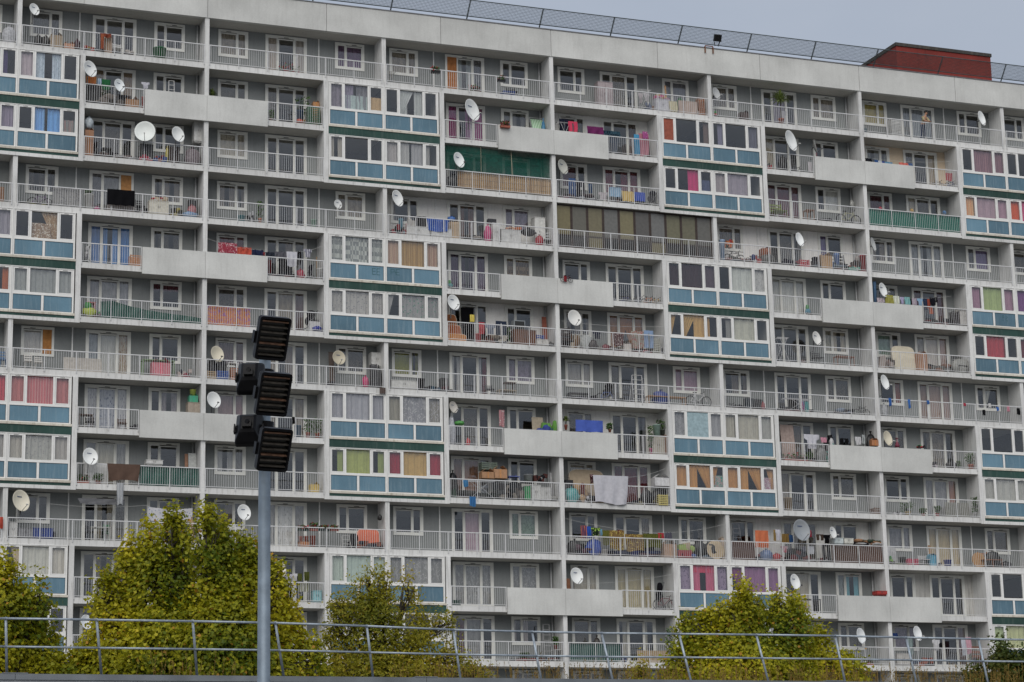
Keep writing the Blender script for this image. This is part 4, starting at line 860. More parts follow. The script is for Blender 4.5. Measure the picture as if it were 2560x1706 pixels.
def B_mattress(o, w, h, d, c, m, g):
    q = MB(); M = Matrix.Rotation(R_(-10), 4, 'X')
    def fn(u, v):
        t = u*2*math.pi; e = .42; sx, sz = math.copysign(abs(math.cos(t))**e, math.cos(t)), math.copysign(abs(math.sin(t))**e, math.sin(t)); k = (.9, 1, 1, .9)[v_(v)]; y = (-.09, -.06, .06, .09)[v_(v)]
        return tuple(M @ Vector((w/2*sx*k, y, h/2+h/2*sz*k)))
    v_ = lambda v: min(3, int(round(v*3)))
    q.grid(fn, 32, 3); q.face([fn(i/32, 0) for i in range(32)][::-1]); q.face([fn(i/32, 1) for i in range(32)]); q.build('pad', fabric(c), o)
    q = MB(); q.path([fn(i/32, .34) for i in range(33)], .012, 4); q.build('piping', fabric('d8d0c0'), o)
def B_board(o, w, h, d, c, m, g):
    M = Matrix.Rotation(R_(-6), 4, 'X'); n = max(1, round(w/.32))
    for i in range(n): q = MB(); q.box(-w/2+w*i/n+.003, -w/2+w*(i+1)/n-.003, -.012, .012, 0, h, M); q.build('plank' if n > 1 else 'sheet', m, o)
    q = MB(); q.box(-w/2+.01, w/2-.01, .013, .03, h*.8, h*.86, M); q.build('batten', m, o)
def B_disc(o, w, h, d, c, m, g):
    M = Matrix.Translation((0, 0, w/2)) @ Matrix.Rotation(R_(82), 4, 'X'); q = MB(); q.lathe([(.001, 0), (w/2-.01, 0), (w/2, .008), (w/2, .02), (w/2-.01, .028), (.001, .028)], 26, M); q.build('top', m, o)
    q = MB(); q.box(-w*.3, w*.3, .09, .12, w*.3, w*.36); q.build('batten', m, o)
def B_case(o, w, h, d, c, m, g):
    q = MB(); q.box(-w/2, w/2, -.13, .13, .04, h*.9); q.build('shell', m, o); q = MB(); q.path([(-w*.15, 0, h*.9), (-w*.15, 0, h), (w*.15, 0, h), (w*.15, 0, h*.9)], .012); q.build('handle', DARKM, o)
    q = MB(); q.box(-w/2-.004, w/2+.004, -.02, .02, .038, h*.905); q.build('zip', DARKM, o)
    for x in (-w*.4, w*.4): q = MB(); q.hoop((x, 0, .025), .02, .012, 'y', 8, 4); q.build('wheel', DARKM, o)
def B_screen(o, w, h, d, c, m, g):           # old television set
    q = MB(); q.box(-w/2, w/2, -.2, .2, 0, h); q.build('case', m, o); q = MB(); q.box(-w*.42, w*.42, -.215, -.201, h*.12, h*.9); q.build('screen', LENS, o)
def B_hookah(o, w, h, d, c, m, g):
    q = MB(); q.lathe([(.001, 0), (.12, 0), (.13, .1), (.05, .3), (.03, .34), (.035, .5), (.02, .55), (.02, h*.86), (.05, h*.87), (.11, h*.93), (.001, h*.92)], 12); q.build('body', m, o, True); q = MB(); q.path([(.03, 0, .5), (.25, -.1, .5), (.3, -.1, .2)], .015); q.build('hose', DARKM, o)
def B_toy(o, w, h, d, c, m, g):              # ride-on toy car
    q = MB(); blob(w*.9, h*.55, .35, g.random(), .06).build('body', m, o, True, loc=(0, 0, h*.12)); blob(w*.5, h*.5, .3, g.random(), .05).build('cabin', cl('30a040'), o, True, loc=(-w*.08, 0, h*.48))
    for x in (-w*.3, w*.3): q = MB(); q.hoop((x, -.17, .09), .06, .035, 'y', 12, 5); q.build('wheel', cl('1a1a1c'), o)
KIND = {'box':(B_box,'carton','box'),'crate':(B_crate,'crate','crate'),'cab':(B_cab,'cabinet','cabinet'),'bag':(B_bag,'bag','bag'),'heap':(B_heap,'heap_of_belongings','heap'),'tub':(B_tub,'tub','tub'),'chair':(B_chair,'chair','chair'),
 'deck':(B_deck,'deck_chair','chair'),'bike':(B_bike,'bicycle','bicycle'),'stroller':(B_stroller,'stroller','stroller'),'plant':(B_plant,'potted_plant','plant'),'palm':(B_palm,'potted_palm','plant'),'trough':(B_trough,'planter','planter'),'rack':(B_rack,'drying_rack','drying rack'),
 'ladder':(B_ladder,'stepladder','ladder'),'table':(B_table,'table','table'),'mattress':(B_mattress,'mattress','mattress'),'board':(B_board,'board','board'),'disc':(B_disc,'round_table_top','table top'),'case':(B_case,'suitcase','suitcase'),'tv':(B_screen,'television','television'),'hookah':(B_hookah,'hookah','hookah'),'toy':(B_toy,'toy_car','toy')}
def I(kind, t, x0, x1, ytop, Y, col, words, ybot=None, rz=0):
    """something standing: x range and top seen in a tile; it stands on the balcony floor unless ybot says on what height"""
    a, b = S(t, x0, ytop, Y), S(t, x1, ytop, Y); mid = (a+b)/2; w = b.x-a.x
    probe = S(t, (x0+x1)/2, ybot if ybot else ytop+8, Y)
    zf = probe.z if ybot else zc(row(probe.z)+1)+.302
    fn, nm, cat = KIND[kind]; h = max(.12, mid.z-zf); o = empty(nm, (mid.x, Y, zf), rz); c = col.split('/')[0]
    fn(o, w, h, min(.5, max(.22, w)), col if kind == 'heap' else c, cl(c), random.Random(zlib.crc32(words.encode())+int(mid.x*100)))
    name_it(o, words, cat, Vector((mid.x, Y, zf+.3))); return o
# ---- top row
I('bag','a1',20,150,228,.4,'c4c6cc','crumpled clear plastic sheeting'); I('bag','a1',308,375,305,.5,'17171a','black bin bag'); I('bag','a1',372,445,315,.45,'2a2824','dark patterned bag'); I('box','a1',445,552,322,.45,'b09a7c','brown carton beside black bags')
I('box','a1',565,655,400,.4,'c98e6a','low orange carton'); I('bag','a1',660,715,347,.4,'4a2030','maroon bag'); I('heap','a1',745,845,392,.4,'2c3a60/b04030/c0a020/384030','low heap of coloured shoes and toys'); C('a1',893,300,992,335,-.1,'8a3a1c','rust brown cloth folded over the railing'); C('a1',897,305,928,440,-.13,'b05a30','orange scarf hanging down the railing',kind='drop'); I('box','a1',935,995,332,.3,'a98562','tall carton with a hole behind the railing')
I('chair','a1',1008,1085,378,.5,'e0e0dc','white plastic chair'); I('heap','a1',1110,1190,440,.35,'3a3230/c8c0b8','pair of shoes on a low rack'); I('tub','a1',1360,1482,436,.3,'1f7a45','large green plastic tub')
I('trough','a2',178,384,585,.9,'22252a','long dark planter by the balcony door'); I('rack','a2',1160,1235,640,.5,'a8a49c','small metal drying rack'); I('trough','a2',1558,1636,600,.05,'1c1e22','black window box on the railing left',ybot=655); I('trough','a2',2150,2216,680,.05,'1c1e22','black window box on the railing right',ybot=730); I('trough','a2',1892,2000,765,.6,'c0452c','terracotta trough with seedlings'); I('crate','a2',2190,2290,822,.4,'3050a0','blue plastic crate'); I('chair','a2',2240,2320,770,.7,'303236','dark folding chair frame')
I('cab','a3',748,880,530,.6,'b5a6a8','floral fabric wardrobe'); I('rack','a3',1118,1228,578,.6,'d0d0d0','white drying rack with grey clothes'); C('a3',1124,616,1164,705,.4,'b8b0b4','pale grey shirt on the rack','shirt'); C('a3',1172,618,1226,690,.4,'c4c0c4','light grey top on the rack','shirt'); I('heap','a3',1185,1236,690,.4,'34466a/6a7a9a','heap of denim')
I('cab','a3',1262,1390,682,.4,'d4d4dc','white storage chest'); I('heap','a3',1266,1395,630,.4,'d05a90/c8b060/d0a0b0','pink toys on the white chest',ybot=686); C('a3',1396,690,1470,782,.1,'d8d0a8','cream towel behind the railing'); C('a3',1480,688,1648,800,.1,'cbb3a6','pale pink blanket behind the railing'); I('bag','a3',1455,1532,650,.5,'2c6a44','green sack'); I('crate','a3',1650,1700,668,.4,'b06a34','wooden shelf crate'); I('board','a3',1368,1382,540,.5,'c09058','narrow wooden board')
I('toy','a3',1788,1828,775,.4,'c03038','small red and blue toy'); I('box','a3',2020,2092,795,.5,'4a3028','dark brown stool box'); I('palm','a4',108,238,580,.15,'b5583a','tall potted yucca palm'); C('a4',182,775,230,885,.25,'d4d4dc','white shirt hanging beside the palm','shirt'); I('crate','a4',1150,1230,855,.6,'d0d0cc','white slatted crate'); I('tub','a4',920,950,935,.4,'2a6a78','small teal bucket')
# ---- second row
C('a1',765,682,860,752,.2,'e0501c:stripe:e8a020','orange striped towel on the line','drop'); C('a1',870,700,905,765,.3,'8ab4d4:stripe:d0dce8','blue striped cloth on the line'); C('a1',906,710,988,800,.3,'17703c','bright green cloth on the line','drop'); I('cab','a1',775,892,770,.5,'2a2a2c','black chest'); I('plant','a1',905,985,785,.6,'305030','leafy plant behind the railing'); I('chair','a1',1008,1062,835,.5,'1a1a1c','black chair'); I('box','a1',1110,1230,895,.4,'b07f50','open brown carton'); I('tub','a1',1258,1292,868,.3,'b84034','red bin by the solid parapet'); I('ladder','a1',1498,1558,722,.5,'d8d8d6','white aluminium stepladder'); C('a1',1260,735,1336,792,.6,'d8d8e4','white cloth above the solid parapet','shirt'); I('palm','a1',1858,1925,742,.5,'4a4038','spiky yucca right of the pillar')
I('plant','a2',100,160,985,.4,'a06040','small reddish potted plant'); I('plant','a2',348,482,868,.5,'c09a40','tall yellow flowering plant'); I('tub','a2',355,420,990,.35,'264a6c','dark blue tub'); I('bag','a2',350,420,1062,.2,'d2502c','orange bag'); I('crate','a2',450,558,965,.5,'2f6b45','green stacked crates'); I('box','a2',502,558,905,.8,'c98a4a','brown board box behind the crates')
I('deck','a3',176,296,806,.6,'7fae7f','green striped deck chair'); I('bag','a3',258,297,842,.5,'2f8ab8','blue bag beside the deck chair'); I('trough','a2',2178,2260,1085,-.27,'b5583a','terracotta window box on the parapet',ybot=1140)
C('a3',420,850,512,955,.4,'20243a','navy trousers on the line','trousers'); C('a3',500,870,582,962,.25,'e8285c','bright pink leggings on the line','trousers'); C('a3',668,916,812,992,.2,'7a2066','purple towel on the line'); C('a3',815,955,962,1006,.15,'1c3444:check:34586a','dark teal checked cloth on the line'); C('a3',866,1008,952,1150,.2,'5a6678','grey denim jacket behind the railing','shirt'); I('rack','a3',395,520,868,.5,'d8d8d8','folded white drying rack'); C('a3',1084,985,1132,1162,.12,'35a5d5','sky blue towel'); C('a3',1126,978,1216,1175,.16,'c87a8c','pink patterned dress','drop'); C('a3',1160,960,1206,1024,.08,'b8509a:dots:e0a0c8','magenta flowered top'); I('board','a3',1196,1226,975,.6,'4a2424','dark red board against the wall')
I('bag','a4',160,242,1172,.5,'16161c','black covered armchair bag'); I('heap','a4',62,88,1230,.3,'c03038/202024','red and black toy'); I('bike','a4',272,385,1262,.4,'303034','small dark bicycle'); C('a4',424,1230,466,1320,.2,'d4d0d4','white bag hung inside the railing')
for i, (a, b, c) in enumerate(((1018,1050,'2a5a9a'),(1052,1084,'c8d0d8'),(1086,1112,'2a4aa0'),(1114,1180,'5a9ac0'))): C('a4',a,1213+i*6,b,1250+i*4,.1,c,('dark blue','white','royal blue','pale blue')[i]+' cloth pegged above the parapet')
C('a4',1236,1238,1322,1266,.1,'e86a58','coral cloth pegged above the parapet'); C('a4',1322,1243,1362,1270,.1,'4a6a9a','grey blue cloth pegged above the parapet'); C('a4',935,1198,992,1228,.2,'22242c','black cloth pegged beside the pillar'); I('bike','a4',1525,1632,1335,.5,'505058','grey bicycle'); I('bike','a4',1640,1748,1330,.35,'2040a0','blue bicycle under a red cover'); C('a4',1650,1330,1715,1400,.25,'c85a60','red cover over the bicycle','drop')
# ---- third row
I('box','a1',752,830,1156,.4,'a8744c','tall brown carton'); I('bag','a1',755,835,1042,.4,'b8c4cc','plastic bags on the tall carton',ybot=1156); I('stroller','a1',818,885,1255,.5,'1c1c20','black pushchair'); I('table','a1',905,990,1330,.5,'18181a','low black stool'); I('cab','a1',1245,1356,1298,.5,'303032','dark cabinet under the dish'); I('bag','a1',1474,1512,1300,.4,'d0c020','yellow bag'); I('cab','a1',1492,1592,1322,.5,'3a2c28','dark brown cupboard'); I('bag','a1',1640,1785,1315,.4,'8a7a80','big floral bag'); I('heap','a1',1370,1482,1372,.35,'3a5a9a/a03a30/2a2a30','heap of blue and red bags'); I('cab','a1',1720,1812,1090,.75,'d8d8d4','white box hung on the wall beside the pillar',ybot=1282); I('heap','a1',1250,1350,1375,.25,'c83a58/5a3a80/d8d8d8','colourful packages in front of the cabinet')
C('a3',505,1376,566,1565,.4,'44669a','blue jeans on the line','trousers'); C('a3',576,1400,648,1565,.4,'24262e','black trousers on the line','trousers'); I('heap','a3',420,505,1500,.4,'7a3a50/30343a','heap of dark clothes beside the pillar'); C('a3',770,1502,852,1566,.1,'c8c0c4','off white shirt on the railing','shirt'); C('a3',868,1456,975,1542,.1,'9cc4e4','light blue towel on the railing'); C('a3',976,1492,1086,1580,.1,'e8c460','yellow towel on the railing'); C('a3',1086,1500,1186,1580,.1,'2a5ad0','royal blue towel on the railing'); I('stroller','a3',1192,1292,1480,.4,'26262e','dark pushchair'); I('heap','a3',855,965,1440,.6,'b8b8b8/40404c/d0a8a0','heap of pale clothes'); C('a3',680,1425,712,1510,.4,'3a5a80','small blue jeans on the line','trousers')
I('chair','b4',110,216,85,.5,'7a8a2a','lime green cushioned chair'); I('table','b4',398,468,168,.5,'a06a40','small brown side table'); I('bike','b4',675,895,172,.4,'b8b88a','pale bicycle leaning on the railing'); I('heap','b4',490,640,222,.4,'1e1e22/303038','dark shoes along the railing'); I('bag','b4',800,830,70,.8,'c8c8c0','wrapped white bundle on the pipe',ybot=135)
# ---- fourth row
I('board','b1',0,40,165,.5,'8a5a30','brown board at the left edge'); I('bike','b1',248,470,215,.45,'7a5a8a','purple bicycle'); C('b1',468,186,735,345,.1,'a4a4a2:flower:86868a','grey floral screen behind the railing',cat='screen',nm='balcony_screen'); I('tub','b1',748,838,240,.4,'d8d8d2','white bin'); I('plant','b1',762,818,200,.4,'6ab030','lime green plant in the bin',ybot=262); I('bag','b1',835,890,345,.35,'d04a90','pink bag'); C('b1',957,196,1203,335,-.12,'121216','black rug over the railing','sheet','rug','rug'); I('board','b1',955,1200,315,.3,'9a8f88','grey brown panel below the black rug'); I('chair','b1',1212,1288,272,.5,'1c1c20','black chair with red seat'); I('cab','b1',1320,1496,306,.4,'e2dcc8','cream cupboard with two doors'); I('heap','b1',1345,1480,252,.4,'c8b090/c02828/d8d0c8','pots and boxes on the cream cupboard',ybot=310); I('heap','b1',1505,1625,345,.45,'3a3a34/b0a030/2a3038','heap of garden tools'); I('bag','b1',1668,1748,326,.4,'b86a70','pink sack'); I('bag','b1',1625,1758,388,.3,'7aa0c8','light blue sack'); I('case','b1',1675,1755,275,.7,'1c1c22','black suitcase')
I('plant','b1',2288,2346,300,.4,'d87848','orange pot with bare branches'); I('tub','b1',2112,2186,430,.4,'3a8a94','teal basket'); I('heap','b1',2215,2268,375,.4,'26262a/c0c0c4','black and silver tools'); I('tub','b2',485,540,465,.6,'8ab09a','pale green pot')
I('tub','b2',1268,1312,458,.4,'7ab4cc','light blue bucket'); I('heap','b2',1320,1402,448,.4,'d0ccc4/c8a8a8/b8c8c8','heap of pale bags'); C('b2',1412,432,1518,546,.3,'202026','black clothes on the line','drop'); C('b2',1522,455,1716,565,.15,'2f62c8:flower:4a7ad0','blue patterned blanket behind the railing','drop'); I('cab','b2',1330,1535,532,.45,'dcdcd8','low white cabinet left'); I('cab','b2',1545,1730,550,.45,'d8d8d4','low white cabinet below the blue blanket'); I('box','b2',1722,1796,482,.5,'c4a884','light brown carton'); I('bag','b2',1705,1776,430,.5,'2a6ab8','blue bag on the carton',ybot=486); I('bag','b2',2030,2096,505,.4,'e0408a','bright pink backpack'); I('cab','b2',2096,2158,500,.5,'e0e0dc','white washing machine'); I('case','b2',2062,2134,455,.6,'3a3a40','dark suitcase on the machine',ybot=508); I('cab','b2',2170,2345,560,.5,'dcdcd8','low white cupboard right'); I('heap','b2',2225,2350,525,.5,'c86a28/d0b090/b03070','orange and pink heap on the cupboard',ybot=565); I('heap','b2',1222,1330,500,.3,'a03038/303034/7a8a90','heap of red and dark things')
I('cab','b3',185,280,238,.8,'e2e2dc','tall white fridge'); I('bag','b3',85,208,322,.4,'18181c','black bin bag on the cupboard',ybot=395); I('bag','b3',208,278,382,.35,'c02038','bright red bag'); I('chair','b3',278,345,340,.5,'c0c4c8','folding chair beside the pillar')
I('tub','b3',1845,1892,430,.4,'9ab4d4','tall light blue bin'); I('bike','b3',1880,2070,450,.5,'303034','black bicycle'); I('heap','b3',1880,1960,420,.6,'c86a28/b03030/3a5a30','red and orange toys on the bicycles',ybot=500); I('bike','b3',2075,2200,505,.35,'a8b0b8','silver bicycle'); I('bike','b3',2160,2340,512,.5,'c85a28','orange bicycle'); I('heap','b3',2120,2220,545,.4,'b83030/3a4a80/d0d0d0','heap of toys between bicycles'); I('bag','b3',2215,2340,545,.3,'6a6a66','grey sack'); I('box','b4',5,75,505,.5,'a85a2c','rust coloured board box')
I('crate','b4',338,418,612,.35,'d04050','red laundry basket'); I('stroller','b4',438,522,572,.4,'202026','black pushchair'); I('box','b4',525,622,570,.4,'c09a6c','open brown carton'); I('tub','b4',655,702,555,.5,'6a90d0','large blue water bottle'); I('tub','b4',622,655,625,.3,'88a4d0','pale blue water can'); I('chair','b4',705,765,550,.6,'26262a','black folding chair'); I('heap','b4',815,905,540,.4,'5a4a44/303034/a8a09a','brown bags by the pillar'); I('tub','b4',885,946,570,.3,'b82830','red bin by the pillar'); I('heap','b4',790,870,650,.25,'70b0a0/a04a38/d8d8d0','heap of small pots'); I('heap','b4',200,300,590,.5,'24283a/303040','dark blue heap by the door')
# ---- fifth row
I('crate','b1',1155,1262,785,.4,'d08a50','orange wooden shelf'); I('stroller','b1',745,800,690,.5,'b8b8b8','grey fan stand')
for a, b, y0, y1, c, w in ((1943,2112,668,760,'b03048:flower:d8a0a8','red bandana cloth'),(2115,2240,708,772,'d84a28:flower:b03018','orange red cloth'),(2245,2348,730,784,'262e50','navy trousers')): C('b1',a,y0,b,y1,.15,c,w+' on the line')
for a, b, y0, y1, c, w, k in ((0,56,735,782,'2a3458','navy cloth','sheet'),(62,82,752,785,'a03038','small red cloth','sheet'),(84,166,752,790,'2c3440','slate cloth','sheet'),(170,268,748,798,'606068','grey towel','sheet'),(272,368,748,878,'d4d4dc','white towel','drop'),(370,402,745,862,'1a1a1e','black sock pair','trousers'),(425,498,725,797,'c8c8d4:stripe:50506a','striped shirt','shirt')): C('b2',a,y0,b,y1,.15,c,w+' on the line beside the parapet' if a < 100 else w+' on the line',k)
I('rack','b2',200,335,810,.6,'2a2a2e','black clothes rack'); C('b2',205,815,330,950,.4,'1e1e24','black coats on the rack','drop'); C('b2',105,820,140,940,.3,'6a2428','dark red dress','drop'); I('bag','b2',362,432,900,.35,'c02848','red bag'); I('stroller','b2',455,512,855,.4,'1e1e24','black pushchair'); I('tub','b2',540,592,900,.3,'dcdcd8','white bin beside the bay'); I('board','b2',540,552,785,.6,'a08058','narrow stick')
I('toy','b2',1692,1760,1000,.3,'4a9aa0','green and white toy car')
C('b3',462,745,486,800,-.27,'a81828','red helmet bag on the parapet','drop'); I('bike','b3',430,542,726,-.26,'6a1820','small child bicycle hung on the parapet',ybot=806)
I('bike','b3',950,1070,890,.5,'2a3a80','blue bicycle'); I('bike','b3',1075,1200,905,.35,'d0d0d4','white scooter bicycle'); I('bike','b3',1140,1285,885,.6,'e07828','orange child bicycle'); I('bike','b3',1225,1338,880,.35,'d8a820','yellow child bicycle')
I('toy','b4',398,448,1005,.4,'2a90b0','turquoise tricycle'); I('tub','b4',1002,1032,802,.5,'5a8ab8','tall blue barrel beside the pillar')
for a, b, y0, y1, c, w, k in ((1040,1105,945,985,'c8b8c0','pale pink top','sheet'),(1115,1186,920,994,'a8a430','olive yellow top','sheet'),(1186,1240,928,998,'c8d0b0:stripe:f0f0e8','green striped towel','sheet'),(1244,1284,938,998,'b8b0d8','lilac top','shirt'),(1286,1336,938,1004,'7ac0c0','turquoise top','sheet'),(1337,1350,945,1004,'1c1c20','black sock','sheet'),(1352,1396,948,1008,'b8a8b8','mauve shorts','trousers'),(1398,1450,950,1014,'90b8d8','light blue shorts','shirt'),(1450,1490,950,1050,'2a3a58','dark blue leggings','trousers'),(1490,1510,955,1040,'b04a30','rust sock','sheet'),(1510,1562,940,1010,'1c1e28','black top','drop'),(1563,1582,935,985,'24242c','black strap top','sheet')): C('b4',a,y0,b,y1,.15,c,w+' on the line',k)
C('b4',1510,1030,1538,1088,.1,'d86428','orange sock hung low','sheet'); I('bike','b4',1690,1825,990,.5,'a03038','red bicycle'); I('crate','b4',1700,1755,1070,.3,'3a3034','dark crate'); I('cab','b4',1755,1832,1045,.3,'c8c4bc','beige cupboard beside the bay')
# ---- sixth row
I('toy','b1',722,868,1195,.4,'c0d020','yellow and green toy tractor'); I('toy','b1',868,905,1280,.3,'d090b0','pink toy car'); I('table','b1',770,845,1205,.6,'d86a6a','small red topped table')
C('b1',1843,1234,2232,1405,.1,'de8a4c:flower:a86ab0','orange and purple batik cloth behind the railing','sheet','cloth'); I('stroller','b2',415,550,1258,.5,'141418','black pushchair'); I('box','b2',465,562,1372,.35,'d0d0d0','white carton'); I('bag','b2',490,588,1405,.2,'2a3aa0','blue sack')
for i, (a, b, y, c, w) in enumerate(((1696,1795,1295,'8a5a3c:dots:c09058','rolled patterned carpet upper'),(1698,1830,1395,'9a5a38:stripe:5a3a30','rolled striped carpet middle'),(1700,1872,1480,'b07a4a:dots:6a3028','rolled tan carpet lower'))): I('mattress','b2',a,b,y,.5-.1*i,c.split(':')[0],w)
C('b2',1820,1245,1940,1535,.9,'101014','black curtain before the balcony door','drop'); C('b2',1905,1308,1947,1372,.2,'e8d020','bright yellow cloth on the line'); C('b2',1985,1376,2036,1480,.3,'d02838','red apron on the line'); I('tub','b2',1945,2006,1482,.3,'d82830','red bucket'); C('b2',2045,1396,2132,1482,.3,'9098a8','grey shirt on the line','shirt'); C('b2',2135,1366,2232,1492,.25,'2e3a50','dark jeans on the line','trousers'); I('plant','b2',2232,2268,1425,.4,'4a8a3a','small green plant'); I('heap','b2',2040,2130,1480,.4,'6a4030/3a3030/c0a080','brown heap behind the railing'); I('heap','b2',2150,2260,1500,.35,'2a2a2e/c0b8a8','dark heap of pans')
I('cab','b3',2,200,1238,.5,'7a4a2c','brown wooden sideboard'); I('tv','b3',5,105,1152,.5,'90989c','grey television on the sideboard',ybot=1242); I('crate','b3',205,272,1282,.6,'3a5ab0','blue crate'); I('cab','b3',205,312,1322,.35,'d8d4cc','white low cupboard'); I('board','b3',275,316,1106,.8,'9a4a2c','tall reddish board'); I('bag','b3',318,368,1335,.3,'1a1a1e','black bag by the pillar')
I('chair','b3',440,535,1182,.5,'4a3a34','stacked dark chairs'); I('bag','b3',590,712,1262,.4,'c0c4c0','white plastic sack'); I('bag','b3',670,762,1310,.3,'3a2c2c','dark brown sack'); C('b3',720,1245,792,1310,.3,'262c44','navy clothes on the line','shirt'); I('bag','b3',798,864,1355,.3,'8a2838','maroon sack'); C('b3',898,1252,992,1372,.2,'5a1c20:dots:d0c0b8','dark red dotted cloth','drop'); C('b3',1060,1243,1192,1392,.15,'a8a090:flower:b85a58','floral fabric hanging on the line','drop'); C('b3',1175,1236,1258,1392,.1,'8aa8d0','light blue jeans on the line','trousers'); I('box','b3',985,1048,1358,.3,'d0c8c0','white and orange carton'); I('crate','b3',1240,1302,1312,.4,'b8b8a8','pale laundry basket'); I('heap','b3',520,600,1250,.3,'b8a890/8a6a4a/c8c8c0','heap of beige bags'); I('heap','b3',1090,1230,1395,.3,'a03038/26262a/c8c8d0','heap of red and black things'); I('heap','b3',1290,1340,1340,.4,'4a4a4e/b8b8bc','heap of grey tools')
I('rack','b4',140,242,1285,.4,'d4d4d4','white drying rack'); I('chair','b4',470,548,1420,.5,'18181c','black folding chair'); I('table','b4',668,826,1472,.4,'a05a30','orange brown bench'); I('disc','b4',345,400,1290,.9,'5a3a34','round brown fan grille'); I('mattress','b4',1180,1382,1368,.5,'c8c0ac','bulky wrapped bundle in plastic'); I('heap','b4',1045,1165,1445,.4,'b8a8a0/8a7068/6a5a50','stack of pinkish boxes'); I('box','b4',1388,1468,1440,.4,'c08a64','tan carton'); I('chair','b4',1735,1822,1440,.4,'1a1a1e','black chair beside the bay'); I('bag','b4',1700,1862,1475,.35,'a8a8a0','pale floral bag')
# ---- seventh row
I('chair','c1',218,292,150,.5,'dcd8d0','white chair with blue cushion left'); I('chair','c1',310,382,175,.5,'d8d4cc','white chair with blue cushion right'); I('board','c1',565,908,195,.25,'c8c0b4','pale marbled board leaning on the railing'); I('table','c1',1262,1550,222,.5,'8ab078','folding table with green cloth'); I('box','c1',1345,1512,240,.3,'e07a88','pink storage box'); I('heap','c1',1590,1702,288,.4,'c8b8b0/505058/a04050','heap of flowered toys'); I('chair','c1',0,60,120,.5,'4a78a8','blue chair at the left edge')
I('bag','c1',1842,1935,200,.5,'1e1e22','black bin bag'); I('bag','c1',1920,2018,185,.6,'24242a','large black bag'); I('crate','c1',1925,2022,318,.3,'2a60b8','blue plastic crate'); I('crate','c1',1838,1915,318,.3,'b89a70','wooden slatted crate'); I('crate','c1',2050,2125,290,.3,'c07a50','orange slatted crate'); I('table','c1',2020,2115,248,.5,'dcdcd8','white table beside the mast')
I('board','c2',655,702,135,.6,'5a4a40','two tall brown boards'); I('cab','c2',1015,1116,158,.85,'d0d0cc','wrapped white water heater on the wall',ybot=290); I('bag','c2',948,1002,352,.3,'e02a78','bright pink bag'); I('crate','c2',1020,1068,255,.4,'5a5a5e','grey stacked shelf'); I('bag','c2',1066,1118,262,.4,'2a2a2e','black bag on the shelf'); C('c2',1100,462,1156,516,-.15,'6a5a54','brown cloth bundle hung below the slab','drop')
I('cab','c2',1195,1425,405,.4,'dcdcd6','long white chest'); I('tub','c2',1432,1502,385,.35,'24242a','black bin with orange stripe'); I('heap','c2',1530,1630,440,.4,'3a5a70/26262c/b8c0c8','heap of blue shoes'); I('tv','c2',1638,1702,382,.6,'26262a','black television'); I('heap','c2',1640,1755,440,.4,'1e1e22/5a3038','heap of dark clothes by the door'); I('chair','c2',2048,2118,430,.5,'3a3a40','grey folding chair'); I('table','c2',2203,2305,420,.5,'5a3a2c','dark brown box table'); I('table','c2',2150,2308,488,.3,'b8a890','pale low bench')
I('table','c3',500,682,300,.5,'4a4a50','dark bench'); I('stroller','c3',790,915,200,.5,'121216','black pushchair'); I('bike','c3',750,930,270,.3,'4a6ab0','blue bicycle behind the railing'); I('ladder','c3',1055,1168,138,.6,'d4d4d4','white metal bed frame'); I('bag','c3',1255,1395,268,.5,'3a50a0','blue tarpaulin bundle'); I('table','c3',1200,1535,332,.4,'c08a50','long wooden bench'); I('bike','c3',1542,1775,278,.35,'d0d0d0','white bicycle leaning on the railing'); I('bike','c3',1905,1992,360,.4,'303a44','small dark bicycle'); I('case','c3',2070,2145,335,.4,'26323c','dark green suitcase'); I('case','c3',2145,2222,345,.45,'1c1e24','black suitcase'); I('bag','c3',2218,2250,372,.3,'a03038','red bag beside the suitcases')
I('rack','c4',205,445,340,.5,'c0c0c4','large drying rack'); C('c4',245,355,330,445,.3,'16161a','black clothes on the rack','drop'); C('c4',368,368,396,452,.3,'c84a90:stripe:3a90c0','magenta striped cloth on the rack'); C('c4',400,372,432,462,.3,'2aa0a0','teal cloth on the rack'); I('heap','c4',670,830,432,.4,'26262c/8a9ab0/3a3a40','long heap of grey things'); I('bike','c4',830,975,402,.4,'202024','black folded bicycle'); I('bag','c4',1075,1130,385,.3,'b8bcc0','clear plastic bag')
for i, (x, y0, y1, c) in enumerate(((1156,340,410,'2a70c8'),(1328,353,430,'2a78d0'),(1495,360,395,'2a70c0'),(1822,385,412,'c02848'),(2045,388,425,'d8d8d8'),(2115,420,455,'2a70c8'),(2212,415,460,'d88aa0'))): C('c4',x-11,y0,x+12,y1,-.1,c,('first blue','second blue','third small blue','red','white','fourth blue','pink')[i]+' cloth strip tied to the railing','drop')
for i, (x, y0, y1) in enumerate(((1995,445,492),(2300,430,488))): C('c4',x-12,y0,x+14,y1,-.1,'1a1a1e',('black rag tied to the railing under the window','black rag tied to the railing at the right')[i],'drop')
